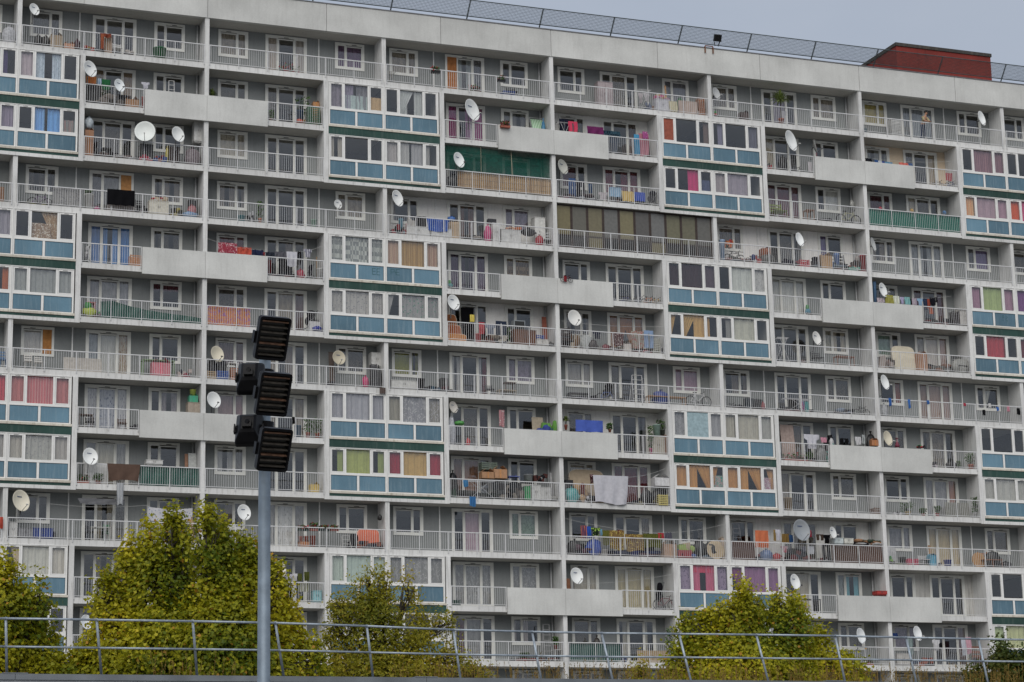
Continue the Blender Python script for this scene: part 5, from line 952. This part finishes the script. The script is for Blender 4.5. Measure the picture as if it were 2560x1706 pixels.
# ---- eighth row
I('table','c1',695,825,705,.5,'6a4a38','dark table with barbecue'); I('chair','c1',765,842,718,.35,'1a1a1e','black chair'); I('chair','c1',1052,1128,730,.4,'5a3a28','brown chair with black seat'); I('heap','c1',1158,1238,770,.4,'1e1e22/34343a','dark heap beside the parapet'); I('cab','c1',1665,1772,600,.5,'b0a08c','beige and black cabinet'); I('box','c1',1680,1756,536,.5,'2aa880','turquoise cool box on the cabinet',ybot=602); I('tub','c1',1690,1748,482,.5,'c0cc20','yellow and black tub on the cool box',ybot=540)
C('c2',320,722,346,786,-.1,'16161a','black rag on the railing','drop'); I('plant','c2',420,500,745,.4,'b5583a','bushy green plant left'); I('plant','c2',500,592,735,.4,'b5583a','bushy green plant right'); I('tub','c2',340,402,800,.4,'4a6a84','grey blue tub')
I('bag','c2',1768,1858,755,.4,'3aa030','bright green bag',ybot=800); I('bag','c2',1706,1772,690,.4,'c0c4cc','clear plastic bag with toys'); I('bag','c2',1868,1908,908,.3,'d84a50','small red bag'); C('c2',2165,660,2215,810,.4,'c88a90:dots:d8d0c8','pink garland hanging','drop')
I('board','c3',185,285,505,.5,'b8a88c','cream board behind toys'); I('heap','c3',205,400,515,.3,'b83028/3a50a0/d8d0c8/60a030','colourful heap of toys'); I('palm','c3',450,505,498,.1,'b5583a','cactus in a terracotta pot on the parapet',ybot=622); C('c3',568,538,810,642,.1,'4a6ad0','blue towel above the parapet','sheet','towel'); I('plant','c3',842,896,568,.1,'a05a3a','small potted plant on the parapet',ybot=645); I('plant','c3',1285,1392,540,.5,'505a50','large leafy plant',ybot=668); I('plant','c3',1205,1255,585,.2,'e05a90','pink paper flowers'); I('cab','c3',1225,1345,690,.5,'c0b8a8','beige dresser'); I('cab','c3',1345,1400,675,.4,'9a7a68','brown cupboard beside the bay'); I('tub','c3',1255,1320,580,.4,'90b0a0','pale green basket',ybot=690)
I('board','c4',190,310,572,.6,'b8a094','tall mosaic edged board'); C('c4',390,665,528,792,.1,'d4d4dc','white shirt on the line','shirt'); I('trough','c4',215,420,840,.35,'b04a34','long terracotta flower trough'); I('plant','c4',420,470,820,.4,'b04a34','small leafy pot'); I('bag','c4',490,595,770,.4,'8a8c8a','patterned grey bag'); I('heap','c4',545,660,622,.4,'26262a/d0d0d0/2aa090','stack of black and white boxes'); C('c4',540,692,592,736,.1,'d890a8','pink cloth pegged above the parapet'); C('c4',714,700,786,756,.1,'141418','black shorts pegged above the parapet','trousers'); C('c4',845,686,898,756,.1,'d0d0d4','white cloth pegged above the parapet','drop'); C('c4',898,668,938,750,.15,'202428:stripe:c8d0d0','striped dark shirt pegged above the parapet','drop'); I('bag','c4',935,1032,636,.4,'131317','black bin bag beside the pillar'); I('box','c4',980,1038,716,.15,'c0783c','orange carton beside the pillar',ybot=770)
I('hookah','c4',1195,1242,692,.1,'8a2848','purple hookah on the parapet',ybot=778); I('toy','c4',1388,1462,758,.1,'c02828','red toy car on the parapet',ybot=792); I('plant','c4',1822,1918,835,.4,'c05a38','tall flowering pot plant'); I('bag','c4',1658,1745,895,.4,'17171b','black bag with white plastic'); I('plant','c4',1750,1785,905,.4,'b0b0a8','small plant in a white pot'); I('heap','c4',1525,1570,905,.3,'c0b0b8/404048','flowered bag')
# ---- ninth row
I('trough','c1',686,792,1240,.3,'b5583a','terracotta trough with plants'); I('plant','c1',825,925,1230,.3,'b04a30','broad leaved pot plant'); I('cab','c1',745,948,1142,.6,'d8d8d4','white sewing table'); C('c1',955,1142,1252,1290,-.13,'6a5244','brown blanket over the railing','drop','blanket','blanket'); C('c1',1040,1312,1102,1505,-.12,'b8bcc0','torn clear plastic bag hanging below the brown blanket','drop'); I('cab','c1',1295,1442,1112,.35,'d4d4d0','white box above the green tarp',ybot=1160); I('board','c1',1685,1758,1040,.6,'c8ccc8','white framed panel'); I('board','c1',1652,1682,1045,.7,'b07a54','thin wooden board'); I('box','c2',475,552,1325,.4,'d8b850','yellow carton')
I('bag','c2',1714,1790,1196,.4,'16161a','black bin bag'); I('crate','c2',1998,2132,1130,.6,'6a7a6a','clear green plastic box',ybot=1200); I('box','c2',1998,2110,1215,.35,'b88452','opened brown carton left',ybot=1275); I('box','c2',2105,2222,1190,.35,'c08a58','opened brown carton right',ybot=1275); I('rack','c2',1880,2125,1282,.3,'c8ccd0','broken white drying rack'); I('heap','c2',2125,2352,1290,.4,'1e1e22/34383c/8a8478','large heap of dark scrap'); I('chair','c2',2238,2335,1230,.4,'6a7ac8','blue plastic chair on the scrap',ybot=1290); C('c2',1902,1432,1958,1520,-.12,'2a78b8','blue plastic strip below the slab','drop'); C('c2',1845,1285,1890,1345,-.1,'3a8ac0','blue rag on the railing','drop'); I('heap','c2',1720,1790,1240,.3,'1c4a34/2a2a2e','green and black bags')
I('tub','c3',105,185,1025,.4,'a8acac','silver pot',ybot=1080); I('heap','c3',190,305,995,.4,'5a3430/26262a/b0b0b0','red brown bags on top of scrap',ybot=1085); I('cab','c3',105,156,1130,.25,'2aa05a','bright green box'); I('cab','c3',158,240,1120,.35,'d8d8d4','white cupboard left'); I('cab','c3',242,330,1140,.3,'c8c8c4','white cupboard right'); I('board','c3',345,362,1000,.4,'a8a8a8','grey metal pole'); I('heap','c3',0,100,1090,.3,'4a4440/1e1e22/8a8078','dark scrap behind the railing')
I('mattress','c3',515,832,968,.7,'ae9e88','beige mattress leaning on the window'); C('c3',722,1032,1036,1278,-.12,'cfcfd8','large white bed sheet over the railing','drop','sheet','bed_sheet'); I('bag','c3',468,592,1128,.3,'5ab8b8','turquoise sack'); I('heap','c3',545,690,1075,.45,'8a7058/c09a6a/7a3a30','stack of brown bags'); I('bag','c3',1140,1250,1145,.4,'141418','black bin bag left of boxes'); I('bag','c3',1235,1385,1130,.5,'1a1a1e','black bin bag below the printed box'); I('box','c3',1255,1388,1052,.3,'d8d8d8','white printed carton',ybot=1130); I('crate','c3',1290,1368,1205,.2,'d0c060','yellow basket'); I('case','c3',468,536,1050,.6,'2a2a2e','black suitcase'); I('heap','c3',590,720,1200,.3,'1e1e22/c8c8d0/26262a','black and white bags'); I('tub','c3',1368,1412,1210,.25,'b8bcc0','clear plastic tub'); C('c3',692,1020,726,1100,.05,'4a2428:dots:c0a0a0','dark red patterned cloth','drop')
I('tub','c4',210,282,1232,.4,'a08458','wicker basket'); I('crate','c4',998,1078,1322,.4,'7a5a44','brown crate'); I('plant','c4',1248,1375,1275,.5,'c8b070','large grey green plant'); I('plant','c4',1420,1480,1325,.3,'c05038','low plant in an orange pot'); I('plant','c4',1542,1608,1305,.3,'c83838','green plant in a red pot'); I('board','c4',1650,1862,1270,.5,'8a8a80','grey board behind the railing'); I('plant','c4',1880,1935,1225,.3,'d0d0d0','tall red flowers in a white pot'); I('heap','c4',1180,1250,1345,.3,'d0d0d4/505054','white shoes along the railing')
# ---- tenth row
I('cab','d1',80,152,145,.4,'dcdcd8','white air conditioner'); I('cab','d1',155,292,200,.45,'8a8c90','grey storage box'); I('cab','d1',290,466,200,.4,'2a4a9a','blue storage box'); I('chair','d1',762,805,165,.4,'1c2030','dark folding chair'); I('table','d1',800,978,190,.5,'d0d0c8','table covered with papers'); I('chair','d1',925,980,150,.6,'1f7a4a','green chair'); C('c1',690,1452,1112,1500,.3,'7a7c80','grey plastic sheet on the line','drop'); C('d1',1318,10,1716,135,.3,'d4d4d8:dots:8a9ab8','white dotted tablecloth on the line','sag'); C('d1',0,95,28,200,-.1,'d84a28','orange cloth at the left edge'); I('bag','d1',1680,1735,95,.3,'b08a60','tan bag beside the pillar')
for i, (a, b, c, n) in enumerate(((375,466,'24443a','green'),(476,550,'b05038','terracotta'),(560,652,'24403a','dark green'),(660,736,'b04a34','red brown'))): I('trough','d2',a,b,150 if i == 1 else 172,.12,c,n+' window box on the railing',ybot=220)
I('tub','d2',380,420,270,.4,'b5583a','terracotta pot left'); I('tub','d2',425,466,268,.4,'b5583a','terracotta pot right'); I('tub','d2',480,532,265,.4,'a84a30','terracotta pot on a stand'); I('box','d2',385,466,318,.3,'c07a44','brown carton under the pots'); I('ladder','d2',758,838,262,.4,'c8c8c4','small white stepladder'); I('heap','d2',830,905,205,.4,'1a1a1e/2a2a30','black clothes heap'); I('mattress','d2',905,1102,200,.4,'c87058','rolled orange and cream rug bundle'); I('heap','d2',900,1100,300,.35,'8a4a34/2a3040/505054','boxes below the rug bundle'); I('bag','d2',1085,1122,72,.3,'2a2a2a','black lamp by the fin',ybot=128)
for a, b, y0, y1, c, w, k in ((612,666,172,285,'3a3a70:stripe:d86a28','orange and blue striped towel','sheet'),(664,702,180,285,'1c5ac0','royal blue cloth','sheet'),(702,786,192,262,'20301c:flower:a0d020','lime patterned shirt','shirt'),(786,802,205,260,'70b0d0','pale blue strip','sheet'),(800,866,215,345,'6a6a14','olive green cloth','drop'),(866,1000,216,385,'8a6a30:flower:c8b030','brown and yellow zigzag cloth','drop'),(1004,1182,250,398,'80602c:flower:c0a428','wide zigzag patterned cloth','drop'),(1166,1332,246,370,'66680f:flower:4a500c','olive patterned cloth','drop'),(1296,1355,238,296,'c02030','red cloth','sheet'),(1360,1422,232,292,'5a5a68','slate grey cloth','sheet'),(940,982,212,240,'7a3020:dots:d0b0a0','red dotted headscarf','sheet')): C('d3',a,y0,b,y1,.12,c,w+' on the line',k)
I('bag','d3',655,792,280,.3,'1c50b8','bright blue sack'); I('bag','d3',488,622,290,.5,'17171b','black bin bag by the pillar'); I('heap','d3',540,740,330,.4,'1e1e22/5a3a4a/30303a','dark heap of clothes'); I('box','d3',1335,1448,335,.3,'b89478','tan carton'); I('tub','d3',785,852,390,.3,'d0ccc4','white bucket'); I('tub','d3',1055,1132,405,.25,'2a3a90','blue tub with pink pattern'); I('heap','d3',1450,1612,318,.4,'3a7a8a/c8b090/26262c/a0c040','large heap of mixed clothes'); I('case','d3',1470,1595,385,.25,'a82838','red suitcase lying behind the railing'); I('bag','d3',1605,1720,290,.5,'1a1a20','black sack'); I('bag','d3',1710,1835,300,.5,'141418','second black sack near the fin'); I('disc','d3',1735,1892,385,.3,'c8b088','round wooden table top'); I('box','d3',1850,1908,275,.5,'b8a490','tall carton beside the fin'); I('bag','d3',1590,1640,420,.2,'3a5a9a','small blue bag')
I('ladder','d3',1955,2032,160,.6,'8a8c90','folded metal trolley'); I('board','d3',1955,2162,310,.1,'5a3628','dark brown wood panel left'); C('d3',2166,216,2282,368,.2,'e07030','orange towel on the line'); I('bag','d4',0,112,380,.3,'6a84b0','blue and white checked bag'); I('bag','d4',108,182,415,.3,'b82828','red sack'); C('d4',120,210,140,308,.25,'9a7a30','mustard strip on the line'); C('d4',138,208,180,302,.2,'d0d0dc','white shirt on the line','shirt'); C('d4',195,246,256,326,.25,'8a6a20','mustard towel on the line'); C('d4',256,256,292,320,.25,'2a5a90','blue cloth on the line'); C('d4',182,355,252,412,.12,'d0c8d0:stripe:c05a6a','white and red striped shirt inside the railing','shirt'); C('d4',425,356,482,426,.1,'ccd0d8','white towel inside the railing'); C('d4',500,250,566,305,.25,'4a3a30','brown trousers on the line','trousers'); C('d4',566,255,622,332,.2,'101014','black shirt on the line','shirt'); C('d4',550,335,622,480,.2,'1a1a20','black trousers inside the railing','trousers'); I('board','d4',640,870,345,.08,'5a3a28','dark brown wood panel centre'); I('board','d4',880,1097,348,.08,'623c28','dark brown wood panel right'); I('cab','d4',640,722,287,.3,'d0dcdc','white storage box on the panels left',ybot=345); I('cab','d4',730,812,290,.3,'d8d8cc','white storage box on the panels right',ybot=345); I('heap','d4',815,1088,292,.35,'26262a/a87a50/c8c8c8/3a4a3c','heap of bags above the brown panel',ybot=350); I('heap','d4',230,420,370,.4,'1a1a1e/303848/6a2a30','dark heap of clothes'); C('d4',372,362,410,405,.12,'8a8c98','grey cloth inside the railing'); I('tub','d4',495,535,462,.3,'c8c8c0','white tub'); C('d4',440,215,456,275,.25,'b02040','thin red scarf on the line')
I('board','d4',1140,1228,362,.5,'c8c8c8','white plank leaning on the wall',rz=.3); I('toy','d4',1142,1184,442,.3,'7ab030','green and yellow toy'); I('tub','d4',1238,1295,455,.4,'2a2c30','black bin'); I('crate','d4',1300,1388,470,.3,'d82a60','pink plastic crate'); I('chair','d4',1425,1505,430,.5,'d8d8d8','white chair'); I('box','d4',1498,1552,435,.4,'4aa8c8','blue and white carton'); I('tub','d4',1638,1702,480,.3,'2038a0','blue bucket'); I('disc','d4',1882,2002,385,.5,'c08a40','round tan table top'); I('chair','d4',1965,2050,400,.4,'a8642c','wooden chair left'); I('chair','d4',2045,2132,400,.4,'a05c28','wooden chair right'); I('bag','d4',2000,2140,388,.6,'17171b','black bin bag behind the chairs'); I('bag','d4',2135,2242,490,.4,'1e1e22','black sack near the edge'); I('board','d4',1505,1530,345,.7,'b08a60','wooden broom')
# ---- eleventh, twelfth row
C('d2',248,605,330,668,.1,'d0ccd8','white lace top on the line','shirt'); C('d2',330,600,372,665,.1,'d8d8dc','white shirt on the line','shirt'); C('d2',370,600,412,668,.1,'5a6018','olive top on the line'); C('d2',430,585,476,665,.1,'545a18','olive cloth on the line'); C('d2',372,680,476,762,.1,'70742c:stripe:d0d0c8','olive and white towel inside the railing'); I('cab','d2',500,574,755,.4,'8accd4','turquoise cabinet'); I('crate','d2',1735,1808,835,.4,'1c4a3c','dark green crate')
I('bike','d3',1252,1468,785,.15,'7a3038','dark red bicycle leaning on the railing'); I('stroller','d3',1270,1345,665,.5,'141418','tall black pushchair'); I('board','d3',494,526,640,.6,'c07848','orange board beside the pillar'); I('cab','d4',1020,1112,758,.1,'c82818','red box on the parapet',ybot=796); I('table','d4',325,525,830,.5,'303a48','dark folding table')
I('ladder','d3',268,338,1052,.7,'b8b8b8','tall aluminium stepladder'); I('table','d3',362,432,1280,.4,'d0d0cc','small white plant stand'); I('plant','d3',362,412,1162,.4,'b04a3a','red flowering pot plant on the stand',ybot=1280); I('chair','d3',15,85,1285,.5,'c8c8c8','white chair'); I('plant','d3',70,155,1305,.3,'c03030','red flowers behind the railing'); I('heap','d3',300,350,1320,.3,'3a4a58/b0b0b0','grey blue heap')
I('board','d3',1115,1398,1285,.25,'b89a6a','tan wavy board behind the railing'); I('plant','d3',1372,1432,1082,.3,'2a5a50','tall dark leafy plant'); I('bag','d3',720,790,1150,.5,'3a3430','dark bag at the window'); I('tub','d3',975,1022,1350,.4,'3a6ab0','blue basin')
C('d4',1535,1190,1600,1285,.1,'d0d0d4','white vest on the line','shirt'); C('d4',1790,1180,1832,1330,.15,'c8ccd8','pale blue shirt on the line'); C('d4',1830,1166,1882,1312,.12,'d8a0b0','pink dress on the line','drop'); C('d4',1315,1180,1366,1320,.2,'9ab0b0','pale green shirt on the line','drop'); I('cab','d4',1195,1322,1315,.4,'c8c4bc','low white cupboard'); I('heap','d4',1405,1525,1330,.4,'a85030/3a5a8a/2a2a2e','heap of orange and blue toys'); I('chair','d4',1905,1992,1225,.4,'8a5a48','brown basket chair'); I('trough','d4',950,1002,1360,.3,'b84a38','small red planter'); C('d4',1182,1130,1225,1180,.4,'2a4a8a','blue cloth beside the pillar')
# ---- more of the small dark clutter that fills the fullest balconies
FILL = [('a1',770,1150,800,'2a2a2e/4a4440/8a8078','low clutter under the laundry'),('a1',850,1240,1360,'26262a/6a5a54/a8a8a8','row of shoes and small boxes'),('a3',1240,1740,720,'8a6a54/3a3a3e/b8a8a0','low clutter behind the blankets'),('a3',430,760,1510,'2e2e34/5a4a50/8a9098','dark clutter behind the hanging jeans'),('a3',960,1190,1540,'26262a/4a5a34/8a7a70','dark clutter under the towels'),
('b1',180,460,300,'3a3a34/8a8a30/505058','low clutter around the bicycle'),('b1',1190,1320,350,'26262a/b8b8b4/903028','black and white clutter beside the cupboard'),('b2',1200,1640,570,'50504e/8a3a3a/26262a','low clutter behind the railing'),('b2',1860,2050,600,'2a2a2e/6a6460/a09890','shoes by the balcony door'),('b3',1840,2340,590,'26262a/8a3a30/44546a/6a6a66','tangle of bicycle parts'),
('b4',100,330,620,'2a2a30/44444a/8a8a8e','dark clutter left of the red basket'),('b4',420,950,650,'3a3a44/7a8a9a/8a4a3a/50504c','low clutter along the railing'),('b2',110,340,930,'1e1e22/6a2a30/3a3a44','dark bags under the laundry'),('b4',1450,1700,1120,'26262e/7a2a30/3a4a5a','dark bags under the laundry'),('b2',1880,2320,1490,'3a2a24/26262a/8a7860','dark crowded clutter'),
('b3',450,1340,1370,'2e2a2a/8a8480/5a2a30/a09a90','long low heap of bags'),('b4',1040,1180,1480,'5a5048/26262a/a09488','small boxes beside the bundle'),('b4',1460,1720,1500,'26262a/8a5a40/6a6a66','shoes and toys by the door'),('c1',1835,2120,340,'26262a/50505a/8a8070','small things behind the crates'),('c2',640,700,380,'26262a/5a5a5e','dark bags at the fin'),('c2',1420,1760,450,'26262a/3a4a5a/6a6a70','row of dark shoes'),
('c3',500,1000,330,'26262a/4a4a58/8a8a90','dark clutter around the pushchair'),('c3',1900,2250,390,'202024/3a3a40','dark things under the window'),('c4',160,460,420,'202024/44444c/8a5a60','dark clutter under the rack'),('c4',190,600,870,'6a3428/3a4a30/26262a','row of small flower pots'),('c4',640,980,700,'26262a/8a8a88/3a5a54','jumble above the parapet'),('c1',690,930,1290,'6a3a2c/3a4a2c/8a8a88','small pots on the floor'),
('c2',1720,2340,1380,'1e1e22/50504e/8a8478/26302c','scrap heap behind the railing'),('c3',0,420,1180,'1e1e22/6a6460/3a3a3e/a8a8a4','scrap heap behind the railing right'),('c3',470,760,1220,'26262a/5a6a6a/8a6a54','bags under the mattress'),('c3',1040,1410,1230,'151518/26262a/8a8460','black bags along the railing'),('d1',80,480,220,'3a3a40/6a6a70/44546a','small things between the boxes'),('d3',490,1330,370,'1c1c20/3a3a44/6a5058/2a3a6a','long dark heap below the laundry'),
('d3',1450,1900,400,'1e1e24/4a3a44/6a7a8a','long dark heap right of the carton'),('d3',2165,2352,420,'2a2a30/8a3030/50607a','heap of toys and bags'),('d4',180,640,440,'1c1c20/8a3028/44505a/a8a8a8','long low heap of bags and clothes'),('d4',1140,1600,500,'3a3a40/7a8a4a/8a8a90','small things along the wall'),('d4',1200,1540,1350,'26262a/8a5038/50607a','small things along the railing'),('d4',1890,2010,1320,'3a2a2a/44505a/8a5a44','bags beside the basket chair'),('d3',0,440,1330,'3a3a3e/8a3a34/8a8a88','small things along the railing'),('d2',820,1120,330,'26262a/6a3a30/44505a','boxes and bags by the fin')]
for t, a, b, y, c, w in FILL: I('heap', t, a, b, y, .55, c, w)
# ---- things stretched along the railings: tarps, nets, reed screens, the glazed-in balcony
def sheet(t, pts, Y, mat, words, cat, nm, n=40):
    """pts: (x, ytop, ybottom) along the railing"""
    A = [(S(t, x, a, Y), S(t, x, b, Y)) for x, a, b in pts]; g = random.Random(len(words)); m = MB(); b0 = A[0][1].copy()
    def fn(u, v):
        f = u*(len(A)-1); i = min(len(A)-2, int(f)); f -= i; a = A[i][0].lerp(A[i+1][0], f); b = A[i][1].lerp(A[i+1][1], f); p = a.lerp(b, v)-b0
        return (p.x, .022*math.sin(p.x*9+3*v)+.015*math.sin(p.x*23+9*v)*math.sin(v*7), p.z)
    m.grid(fn, n, 8); o = m.build(nm, mat, None, True, loc=b0); c = (A[0][0]+A[-1][1])/2; name_it(o, words, cat, c); return o
TARP = paint('green_tarp', hex3('1d4a40'), .5, .3, 6, 0, .4)
sheet('b1',((897,1190,1335),(1010,1185,1340),(1130,1225,1350),(1300,1265,1365),(1500,1298,1375),(1660,1318,1385),(1790,1340,1392)),.07,TARP,'dark green tarpaulin sagging along the railing','tarpaulin','tarpaulin')
sheet('c1',((1240,1160,1335),(1500,1166,1345),(1775,1178,1355)),.05,TARP,'dark green crinkled tarpaulin behind the railing','tarpaulin','tarpaulin')
sheet('b4',((965,152,300),(1300,180,330),(1780,222,368)),.05,paint('teal_tarp', hex3('0f5f50'), .6, .3, 9),'teal green privacy cloth along the whole railing','privacy screen','privacy_screen')
sheet('d3',((515,1222,1382),(740,1222,1384),(968,1222,1384)),.05,paint('grey_green_tarp', hex3('30504a'), .6, .2, 5),'grey green tarpaulin behind the lowest railing','tarpaulin','tarpaulin')
for tt, x, y, c, w in (('b4',1642,185,'4a90d0','blue paper pinwheel'),('b4',1352,168,'d8a830','yellow paper flower'),('b4',1072,150,'d03048','red paper flower')):
    p = S(tt, x, y, .0); o = empty('pinwheel', (p.x, 0, p.z-.2)); name_it(o, w+' on the railing', 'pinwheel', p); m = MB()
    for i in range(8):
        a = i*math.pi/4; b = a+.5; m.face([(0, -.02, .2), (.13*math.cos(a), -.03, .2+.13*math.sin(a)), (.11*math.cos(b), 0, .2+.11*math.sin(b))])
    m.build('blades', cl(c), o); m = MB(); m.tube((0, 0, -.15), (0, 0, .2), .006, 4); m.build('stick', cl('c8c8c8'), o)
# reed screen and green net on the third row
zt = zc(2); x0, x1 = 3*W-6.28, 3*W-.12
o = empty('reed_screen', (x0+.7, .03, zt-2.45)); name_it(o, 'tan reed screen tied along the railing', 'reed screen', Vector((x0+2, 0, zt-1.9)))
m = MB(); g = random.Random(4); x = 0
while x < x1-x0-.75:
    m.mat(g.choice((0, 0, 1, 2))).tube((x, g.uniform(-.008, .008), 0), (x+g.uniform(-.01, .01), g.uniform(-.008, .008), .92+g.uniform(-.03, .03)), .0085, 4, cap=False); x += .0175
tag(m.build('reeds', [paint('reed', hex3('a88c68'), .9, .2, 20), paint('reed_dark', hex3('8a6c4c'), .9), paint('reed_pale', hex3('c0a888'), .9)], o), kind='stuff')
for z in (.2, .5, .8): m = MB(); m.box(0, x1-x0-.75, -.014, -.011, z-.004, z+.004); m.build('wire', DARKM, o)
netm = net('0c5044', .6); m = MB(); m.grid(lambda u, v: ((x1-x0)*u, .06*math.sin(u*7+v*3)+.03*math.sin(19*u), (1.42)*v+.0), 40, 8)
o = m.build('shade_net', netm, None, True, loc=(x0+.05, .25, zt-1.46)); name_it(o, 'translucent green shade net hung above the reed screen', 'net', Vector((x0+2, 0, zt-1)))
m = MB(); m.tube((x0+2.1, .12, zt-1.5), (x0+2.1, .12, zt-.05), .012); m.tube((x0+3.9, .12, zt-1.5), (x0+3.85, .12, zt-.05), .02); name_it(m.build('net_pole', cl('b0a888')), 'thin poles holding up the green shade net', 'pole', Vector((x0+2, 0, zt-1)))
I('bag','b2',1685,1840,60,.3,'2a2c30','black plastic sack beside the reed screen')
# glazed-in balcony on the fourth row
zt = zc(3); o = empty('balcony_enclosure', (3*W, .25, zt-2.49)); name_it(o, 'brown framed enclosure of ochre frosted panes filling the balcony', 'enclosure', Vector((3*W+3, 0, zt-1)))
BRF = paint('brown_frame', hex3('3c322e'), .6, .2, 6); n = 10; ww = (W-.26)/n
for i in range(n):
    c = ['8a7c3c','74705f','857a4c','7b7a74','8f8348','6a6660','80807c','7f7a50','7a7550','74726a'][i]
    m = MB(); m.ring(.135+i*ww, .135+(i+1)*ww-.012, .02, 2.46, .06, -.03, .03, .1); m.box(.195+i*ww, .135+(i+1)*ww-.072, -.025, .025, .72, .78); f = m.build('panel', BRF, o)
    for z0, z1, cc in ((.78, 2.40, c), (.12, .72, ['2e2a26','3a3632','8a7c3c','2a2624'][i % 4])):
        m = MB(); m.box(.19+i*ww, .135+(i+1)*ww-.067, -.006, .006, z0, z1); m.build('pane', paint('frosted_'+cc, tuple(.62*(.65*x+.35*(hex3(cc)[0]+hex3(cc)[1])/2) for x in hex3(cc)), .35, .12, 6, 0, .5), f)
# washing lines
LINEM = paint('cord', (.5, .5, .48), .8)
for tt, xa, ya, xb, yb, Y, w in (('b1',1850,630,2350,735,.15,'thin white washing line behind the laundry'),('b2',300,745,580,700,.15,'thin washing line fixed to the bay wall'),('d3',480,110,1300,240,.12,'washing line sagging behind the railing'),('d3',1300,235,1875,165,.12,'turquoise washing line rising to the fin'),('b3',440,1150,1345,1200,.12,'thin washing line across the balcony'),('c3',1030,1045,1370,965,.1,'thin cord tied to the bay wall'),('b4',1100,935,1700,930,.15,'thin washing line with pegs'),('d3',600,690,1430,605,.2,'thin washing line above the bicycle'),('c1',430,1495,1310,1510,.3,'thin washing line with grey sheet'),('a4',1000,1200,1700,1225,.1,'thin line above the parapet')):
    a, b = S(tt, xa, ya, Y), S(tt, xb, yb, Y); m = MB(); m.path([a.lerp(b, i/10)-Vector((0, 0, .12*(1-(i/5-1)**2)))-a for i in range(11)], .006, 4)
    name_it(m.build('washing_line', LINEM, None, loc=a), w, 'washing line', (a+b)/2)
# ---- the person leaning on the top railing
def skin_body(name, joints, edges, mat, parent, sub=2):
    me = bpy.data.meshes.new(name); me.from_pydata([j[:3] for j in joints], edges, []); o = bpy.data.objects.new(name, me); COL.objects.link(o); o.parent = parent
    me.materials.append(mat); o.modifiers.new('skin', 'SKIN'); me.skin_vertices.__class__
    sv = me.skin_vertices[0].data if me.skin_vertices else None
    if sv is None: return o
    for v, j in zip(sv, joints): v.radius = (j[3], j[4] if len(j) > 4 else j[3])
    sv[0].use_root = True; s = o.modifiers.new('sub', 'SUBSURF'); s.levels = sub; s.render_levels = sub; return o
pp = S('a4', 1470, 1020, .35); zf = zc(1)+.302
man = empty('person', (pp.x, .38, zf), R_(14)); name_it(man, 'person in khaki shirt and jeans leaning on the railing looking right', 'person', Vector((pp.x, 0, zf+1)))
J = [(0,.10,.93,.15,.11),(0,.05,1.10,.14,.10),(0,-.08,1.30,.155,.105),(0,-.12,1.42,.10,.08),(.01,-.15,1.50,.052),(.03,-.17,1.56,.055),(.05,-.19,1.64,.085,.09),(.05,-.185,1.71,.07,.08),
 (.17,-.11,1.39,.06),(.22,-.25,1.16,.047),(.10,-.42,1.07,.038),(.02,-.46,1.07,.03),(-.17,-.11,1.39,.06),(-.22,-.25,1.15,.047),(-.06,-.42,1.06,.038),(.04,-.45,1.05,.03),
 (.09,.11,.86,.088),(.10,.08,.48,.06),(.10,.14,.09,.042),(.11,.02,.04,.042,.03),(-.09,.12,.86,.088),(-.11,.10,.48,.06),(-.13,.20,.09,.042),(-.14,.08,.04,.042,.03)]
E_ = [(0,1),(1,2),(2,3),(3,4),(4,5),(5,6),(6,7),(3,8),(8,9),(9,10),(10,11),(3,12),(12,13),(13,14),(14,15),(0,16),(16,17),(17,18),(18,19),(0,20),(20,21),(21,22),(22,23)]
SKINM = paint('skin', (.36, .20, .13), .6, .08, 10)
skin_body('body', J, E_, SKINM, man)
def grow(ids, k, mat, name):
    ids = list(ids); ix = {i: n for n, i in enumerate(ids)}; jj = [tuple(J[i][:3])+tuple(r+k for r in (J[i][3], J[i][4] if len(J[i]) > 4 else J[i][3])) for i in ids]
    return skin_body(name, jj, [(ix[a], ix[b]) for a, b in E_ if a in ix and b in ix], mat, man)
grow([1,2,3,8,9,12,13], .018, fabric('a09678'), 'shirt'); grow([0,1,16,17,18,20,21,22], .014, fabric('26324a'), 'jeans')
m = blob(.19, .17, .21, 3, .06); m.build('hair', cl('1c1612'), man, True, loc=(.045, -.165, 1.645))
m = MB(); m.lathe([(.001, .03), (.012, .02), (.016, 0), (.001, -.005)], 8, Matrix.Translation((.075, -.285, 1.635)) @ Matrix.Rotation(R_(90), 4, 'X')); m.build('nose', SKINM, man)
for x in (.035, .105): m = MB(); m.lathe([(.001, .008), (.01, 0), (.001, -.008)], 8, Matrix.Translation((x, -.272, 1.66))); m.build('eye', cl('181410'), man)
m = MB(); m.box(.05, .1, -.276, -.268, 1.593, 1.602); m.build('mouth', cl('7a3a34'), man)
for s in (1, -1):                          # folded hands on the rail: fingers
    for i in range(5): m = MB(); b = Vector((.02+.0*s, -.47, 1.06)); m.path([b+Vector((s*.02*i-.02, -.02, .0)), b+Vector((s*.02*i-.03*s, -.06-.004*i, -.01)), b+Vector((s*.02*i-.035*s, -.075, -.035))], .009, 5); m.build('finger', SKINM, man)
for x, y in ((.11, .05), (-.14, .11)): m = blob(.11, .09, .28, 5, .04); m.build('shoe', cl('d8d8d8'), man, True, loc=(x, y, 0))
DUP = {k: v for k, v in USED.items() if len(v) > 1}
for k, v in DUP.items(): print('DUPLABEL', k, len(v))
for k in USED:
    if not 4 <= len(k.split()) <= 16: print('LABELLEN', k)
